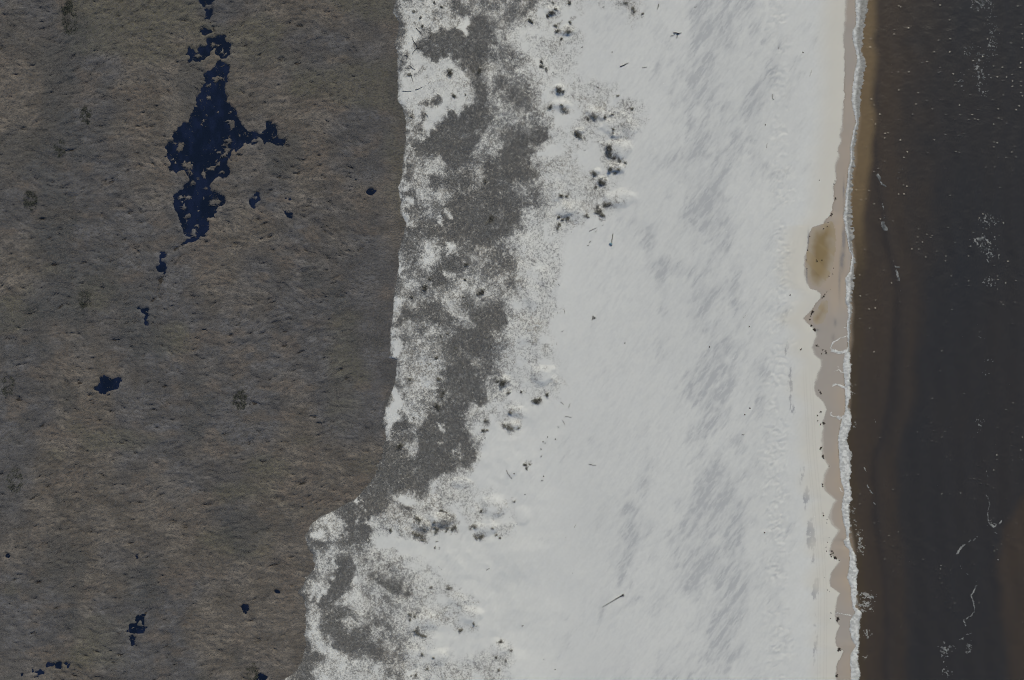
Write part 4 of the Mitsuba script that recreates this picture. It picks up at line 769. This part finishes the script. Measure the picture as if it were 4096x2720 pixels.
# driftwood: (radius m, material, words, plan polyline)
WOOD = [
 (.20,'w','short stout driftwood log above the sparse tufts right of the dunes',[(2480,268),(2508,255)]),(.07,'w','thin stick off the end of the short stout log',[(2508,255),(2515,252)]),(.11,'w','short stick right of the short stout log',[(2568,272),(2586,270)]),
 (.16,'w','curled driftwood branch near the top edge right of the dunes',[(2633,18),(2632,28),(2629,38)]),(.10,'w','short stick at the top of the mottled sand',[(2776,30),(2785,29)]),
 (.10,'w','long thin stick below the bushy mounds left of the blue barrel',[(2356,926),(2372,918),(2386,912)]),(.08,'w','stick slanting below the long thin stick near the barrel',[(2379,930),(2388,919)]),(.08,'w','tiny stick up right of the long thin stick near the barrel',[(2407,902),(2413,899)]),(.13,'w','small chunk of driftwood left of the blue barrel',[(2356,969),(2363,965)]),(.09,'w','small splinter lower left of the blue barrel',[(2348,982),(2356,980)]),
 (.07,'w','upright stick right of the hummocks, level with the grey panel',[(2255,1236),(2258,1248),(2260,1258)]),(.07,'w','short upright stick left of the taller upright stick',[(2230,1248),(2231,1256)]),(.08,'w','slanting stick at the edge of the sparse hummocks',[(2232,1136),(2240,1143)]),(.09,'w','small stick above the slanting stick by the hummocks',[(2222,1121),(2228,1117)]),(.08,'w','flat stick left below the grey panel',[(2246,1325),(2254,1322)]),
 (.08,'w','bent stick right of the dark scarp shrub',[(2242,1608),(2248,1612),(2254,1618)]),(.09,'w','leaning stick below the bent stick',[(2281,1614),(2277,1622),(2274,1632)]),(.09,'w','bleached lying stick with bright edge right of the dunes',[(2261,1665),(2274,1667),(2286,1670)]),(.07,'w','thin stick below the bleached lying stick',[(2249,1680),(2255,1690),(2260,1702)]),(.08,'w','crooked stick end left of the thin stick',[(2230,1704),(2236,1710)]),
 (.09,'w','short stick in the lower part of the debris line',[(2162,1828),(2168,1818)]),(.10,'w','curved bone coloured stick on open sand, lower middle',[(2355,1855),(2368,1859),(2384,1862)]),(.14,'d','small root tangle on open sand left of the curved stick',[(2165,1920),(2169,1923),(2172,1919)]),
 (.10,'d','curving dead root line on the lower dune sand',[(2026,1878),(2030,1892),(2040,1904),(2048,1914)]),(.14,'w','short flat plank on sand of the dune hollow',[(1743,2165),(1754,2164)]),(.09,'w','crossed twigs on the sand, lower middle',[(1946,2278),(1953,2275),(1958,2270)]),
 (.10,'w','curved driftwood arc on the upper beach',[(3088,378),(3088,388),(3091,396),(3095,400)]),(.10,'w','small branch on upper beach above the curved arc',[(3114,188),(3112,198)]),(.06,'w','thin slanted stick near the wet sand, upper beach',[(3248,280),(3243,292),(3238,308)]),
 (.07,'w','short slanted stick on the middle beach right side',[(2974,1272),(2978,1266),(2983,1260)]),(.11,'w','short plank on the beach, lower middle right',[(2966,1737),(2977,1739)]),(.07,'d','small forked twig on the beach above the middle',[(3064,592),(3066,580),(3070,576)]),
 (.05,'w','faint thin twig right of the big mottled patch',[(2880,1228),(2890,1226)]),(.06,'w','thin twig low on the open beach',[(2288,2290),(2292,2292)]),(.06,'w','small twig at the bottom of the beach',[(2172,2634),(2179,2636)]),(.06,'w','bent twig on the open sand above the long log',[(2297,2112),(2298,2104),(2305,2096)]),(.08,'w','small twig left of the bent twig on open sand',[(2260,2150),(2263,2146)]),(.09,'d','dark twig high on the lower sand below the tufts',[(2163,1825),(2168,1818)]),
]
DEAD = [(1655,167,1664,180,1672,196),(1672,196,1682,194,1691,197),(1650,215,1658,205,1671,194),(1620,222,1626,225,1632,229),(1602,240,1608,246,1613,253),(1635,262,1648,272,1661,281),(1645,303,1649,315,1653,328),(1662,361,1675,358,1690,350),(1610,366,1626,366,1646,367),(1665,115,1674,124,1685,136),(1653,440,1650,452,1648,470),(1703,455,1708,462,1713,471),(1656,170,1652,160,1648,148),(1730,135,1724,148,1718,160),(1468,2248,1462,2256,1450,2262),(1297,2382,1292,2378,1288,2374),(1755,1305,1758,1298,1762,1290)]
def wood(name, r, mat, text, line, cat, group=None, lift=.05):
    k = numbered(name)
    p = W(line); pts = []
    if len(p) == 2: p = np.array([p[0], p.mean(0) + .08 * np.array([1, -1]), p[1]])
    z = height(p[:, 0], p[:, 1])
    pts = np.c_[p, z + r * .6 + lift]
    rad = np.linspace(r, r * .6, len(p))
    scene[k] = mikit.ply(tube(pts, rad, 7), 'mat_wood' if mat == 'w' else 'mat_deadwood', smooth=40)
    lab(k, text, cat, group)
for r, mat, text, line in WOOD: wood('driftwood', r * .9, mat, text, line, 'driftwood', 'driftwood pieces scattered on the beach')
DRANK = ranks([(0, d[2], d[3]) for d in DEAD])
for n_, d in zip(DRANK, DEAD):
    line = [(d[0], d[1]), (d[2], d[3]), (d[4], d[5])]
    wood('dead_branch', .10, 'd', f'{ordinal(n_)} dark dead branch from the top at the marsh edge, {where(d[2], d[3])}', line, 'branch', 'dead branches along the marsh edge', .1)

# the long log with its root end, and the forked log
k = 'long_log'
p = W([(2408,2428),(2430,2415),(2458,2398),(2480,2385),(2492,2379)]); z = height(p[:, 0], p[:, 1])
scene[k + '__trunk'] = mikit.ply(tube(np.c_[p, z + .12], [.05, .08, .11, .16, .22], 10), 'mat_bleached', smooth=40)
e = np.r_[p[-1], z[-1] + .2]
for j, (a, l) in enumerate([(2.2, .8), (.9, .6), (-.4, .7), (-1.6, .9), (3.6, .5)]):
    kk = k + '__root' + (f'_{j:03d}' if j else '')
    scene[kk] = mikit.ply(tube([e, e + [.5 * l * math.cos(a), .5 * l * math.sin(a), .18], e + [l * math.cos(a), l * math.sin(a), .1 - .3 * (j % 2)]], [.13, .08, .04], 6), 'mat_bleached', smooth=40)
lab(k, 'long bleached log with a flared root end on the lower open beach', 'log')
k = 'forked_log'
def spot(px, py, up): 
    x, y = W((px, py)); return [x, y, ground(x, y) + up]
for j, (line, rad) in enumerate([([(2693,131),(2706,134),(2714,136)], [.13, .18, .20]), ([(2708,139),(2708,146),(2706,155)], [.10, .14, .06]), ([(2712,136),(2718,135),(2725,133)], [.18, .12, .06]), ([(2700,138),(2690,143),(2680,146)], [.06, .09, .05])]):
    kk = k + ('__trunk' if j == 0 else '__limb' + (f'_{j-1:03d}' if j > 1 else ''))
    scene[kk] = mikit.ply(tube([spot(a, b, u) for (a, b), u in zip(line, (.3, .4, .25))], rad, 8), 'mat_wood', smooth=40)
lab(k, 'forked log with splayed limbs on the upper beach, dark in the pale sand', 'log')

# blue barrel and the pole beside it
x, y = W((2442, 976)); z = ground(x, y)
prof = [(0, -.55), (.30, -.55), (.36, -.50), (.38, -.25), (.40, -.22), (.40, -.17), (.38, -.14), (.385, .14), (.40, .17), (.40, .22), (.38, .25), (.36, .50), (.30, .55), (0, .55)]
b = trimesh.creation.revolve(np.array(prof), sections=28)
b.apply_transform(trimesh.transformations.rotation_matrix(math.radians(72), [.55, .83, 0])); b.apply_translation([x, y, z + .33])
scene['barrel__body'] = mikit.ply(b, 'mat_barrel', smooth=35)
for j, s in enumerate((-.2, .2)):
    t = trimesh.creation.revolve(np.array([(.395, s - .06), (.425, s - .04), (.425, s + .04), (.395, s + .06)]), sections=28)
    t.apply_transform(trimesh.transformations.rotation_matrix(math.radians(72), [.55, .83, 0])); t.apply_translation([x, y, z + .33])
    scene['barrel__hoop' + (f'_{j:03d}' if j else '')] = mikit.ply(t, 'mat_band', smooth=35)
lab('barrel', 'small blue barrel half sunk in open sand at the foot of a pole', 'barrel')
p = W([(2451,935),(2449,950),(2447,962),(2447,985)]); z = height(p[:, 0], p[:, 1])
scene['weathered_pole'] = mikit.ply(tube(np.c_[p, z + [.12, .10, .12, .05]], [.10, .12, .12, .10], 8), 'mat_wood', smooth=40)
lab('weathered_pole', 'straight weathered pole lying on sand beside the blue barrel', 'pole')

# triangular panel
pp = Polygon(W([(2371.5,1261),(2379,1269),(2385.5,1272),(2377,1277),(2372,1277),(2367,1284),(2366,1282),(2369,1272)]))
x, y = W((2373, 1272)); z = ground(x, y)
m = trimesh.creation.extrude_polygon(pp, .10, engine='earcut'); m.apply_translation([0, 0, z + .05])
scene['wreck_panel__board'] = mikit.ply(m, 'mat_panel')
for j, (a, b) in enumerate([((2371,1264),(2368,1280)), ((2373,1268),(2382,1272)), ((2372,1276),(2382,1273))]):
    q0, q1 = W(a), W(b)
    scene['wreck_panel__rib' + (f'_{j:03d}' if j else '')] = mikit.ply(tube([[*q0, z + .18], [*((q0 + q1) / 2), z + .19], [*q1, z + .18]], .07, 6), 'mat_deadwood')
lab('wreck_panel', 'grey triangular wreck panel lying alone on the open sand', 'wreckage')

# pebble-like debris: single dark bits
BITS = [(2996,1306),(2998,1632),(2978,1658),(2392,568),(2392,350),(2328,190),(2448,210),(2090,2502),(2164,1796),(2221,1756),(2180,1772),(2172,1766),(2190,1748),(2220,2676),(2837,1388),(2498,1372),(2100,1975),(3212,300-90),(3160,1180),(3057,2130),(2057,1893),(2174,1904),(3060,500)]
BRANK = ranks([(0, a, b) for a, b in BITS])
for i, (px, py) in enumerate(BITS):
    k = numbered('debris_lump')
    x, y = W((px, py)); z = ground(x, y); g = np.random.default_rng(600 + i)
    m = trimesh.creation.icosphere(subdivisions=1, radius=.24); v = m.vertices * g.uniform(.6, 1.25, (len(m.vertices), 1)) * [1.2, 1, .7]
    scene[k] = mikit.ply((v + [x, y, z + .1], m.faces), 'mat_wrack')
    lab(k, f'{ordinal(BRANK[i])} small dark debris lump from the top on pale sand, {where(px, py)}', 'debris', 'dark debris lumps on the beach')

# wrack clumps along the swash line: (x, y, size)
WRACK = [(3295,1185,8),(3300,1178,5),(3288,1192,5),(3251,1248,8),(3246,1255,6),(3243,1264,5),(3240,1278,6),(3245,1302,7),(3257,1318,9),(3262,1321,6),(3267,1384,7),(3276,1385,4),(3303,1404,6),(3305,1412,7),(3291,1399,5),(3287,1416,4),(3202,1399,5),(3205,1396,4),(3282,1568,7),(3285,1574,6),(3276,1560,4),(3283,1647,7),(3270,1662,5),(3295,1694,10),(3284,1698,6),(3271,1684,5),(3284,1792,8),(3282,1797,6),(3292,1826,9),(3296,1832,6),(3318,1866,5),(3290,1938,6),(3291,1946,5),(3295,2063,6),(3293,2052,4),(3329,2206,7),(3334,2213,6),(3322,2218,7),(3326,2227,5),(3342,2231,9),(3346,2234,6),(3358,2243,4),(3353,2475,9),(3350,2482,7),(3358,2478,5),(3358,2597,10),(3354,2604,7),(3364,2603,5),(3347,2706,9),(3351,2700,5),(3344,793,6),(3342,799,4),(3309,906,5),(3295,915,5),(3329,856,6),(3324,862,5),(3312,890,4),(3337,735,4),(3341,725,4),(3240,945,4),(3232,1000,5),(3226,1040,5),(3228,1075,4),(3269,1045,6),(3288,1040,5),(3265,1040,4),(3332,1095,4),(3336,1072,4),(3316,1105,4),(3322,1160,3),(3308,1168,4),(3277,720,3),(3317,2150,3),(3312,2170,3),(3305,2190,4),(3306,2205,4),(3310,2080,4),(3308,2092,4),(3300,2310,3),(3310,2360,4),(3318,2368,3),(3324,2452,4),(3322,2475,3)]
WRANK = ranks([(0, a, b) for a, b, _ in WRACK])
for i, (px, py, s) in enumerate(WRACK):
    k = numbered('wrack_clump')
    x, y = W((px, py)); z = max(ground(x, y), .83 if sample(TPS, np.array([x]), np.array([y]))[0] > -1 else 0); g = np.random.default_rng(800 + i)
    ms = []
    for j in range(3 + s // 2):
        m = trimesh.creation.icosphere(subdivisions=1, radius=s / 10 * g.uniform(.22, .42))
        v = m.vertices * g.uniform(.55, 1.3, (len(m.vertices), 1)) * [1, 1, .5]
        ms.append((v + [x + g.normal(0, s * .018), y + g.normal(0, s * .02), z + .05], m.faces))
    scene[k] = mikit.ply(join(ms), 'mat_wrack')
    lab(k, f'{ordinal(WRANK[i])} dark seaweed clump from the top along the swash line, {where(px, py)}', 'seaweed', 'seaweed clumps along the swash line')
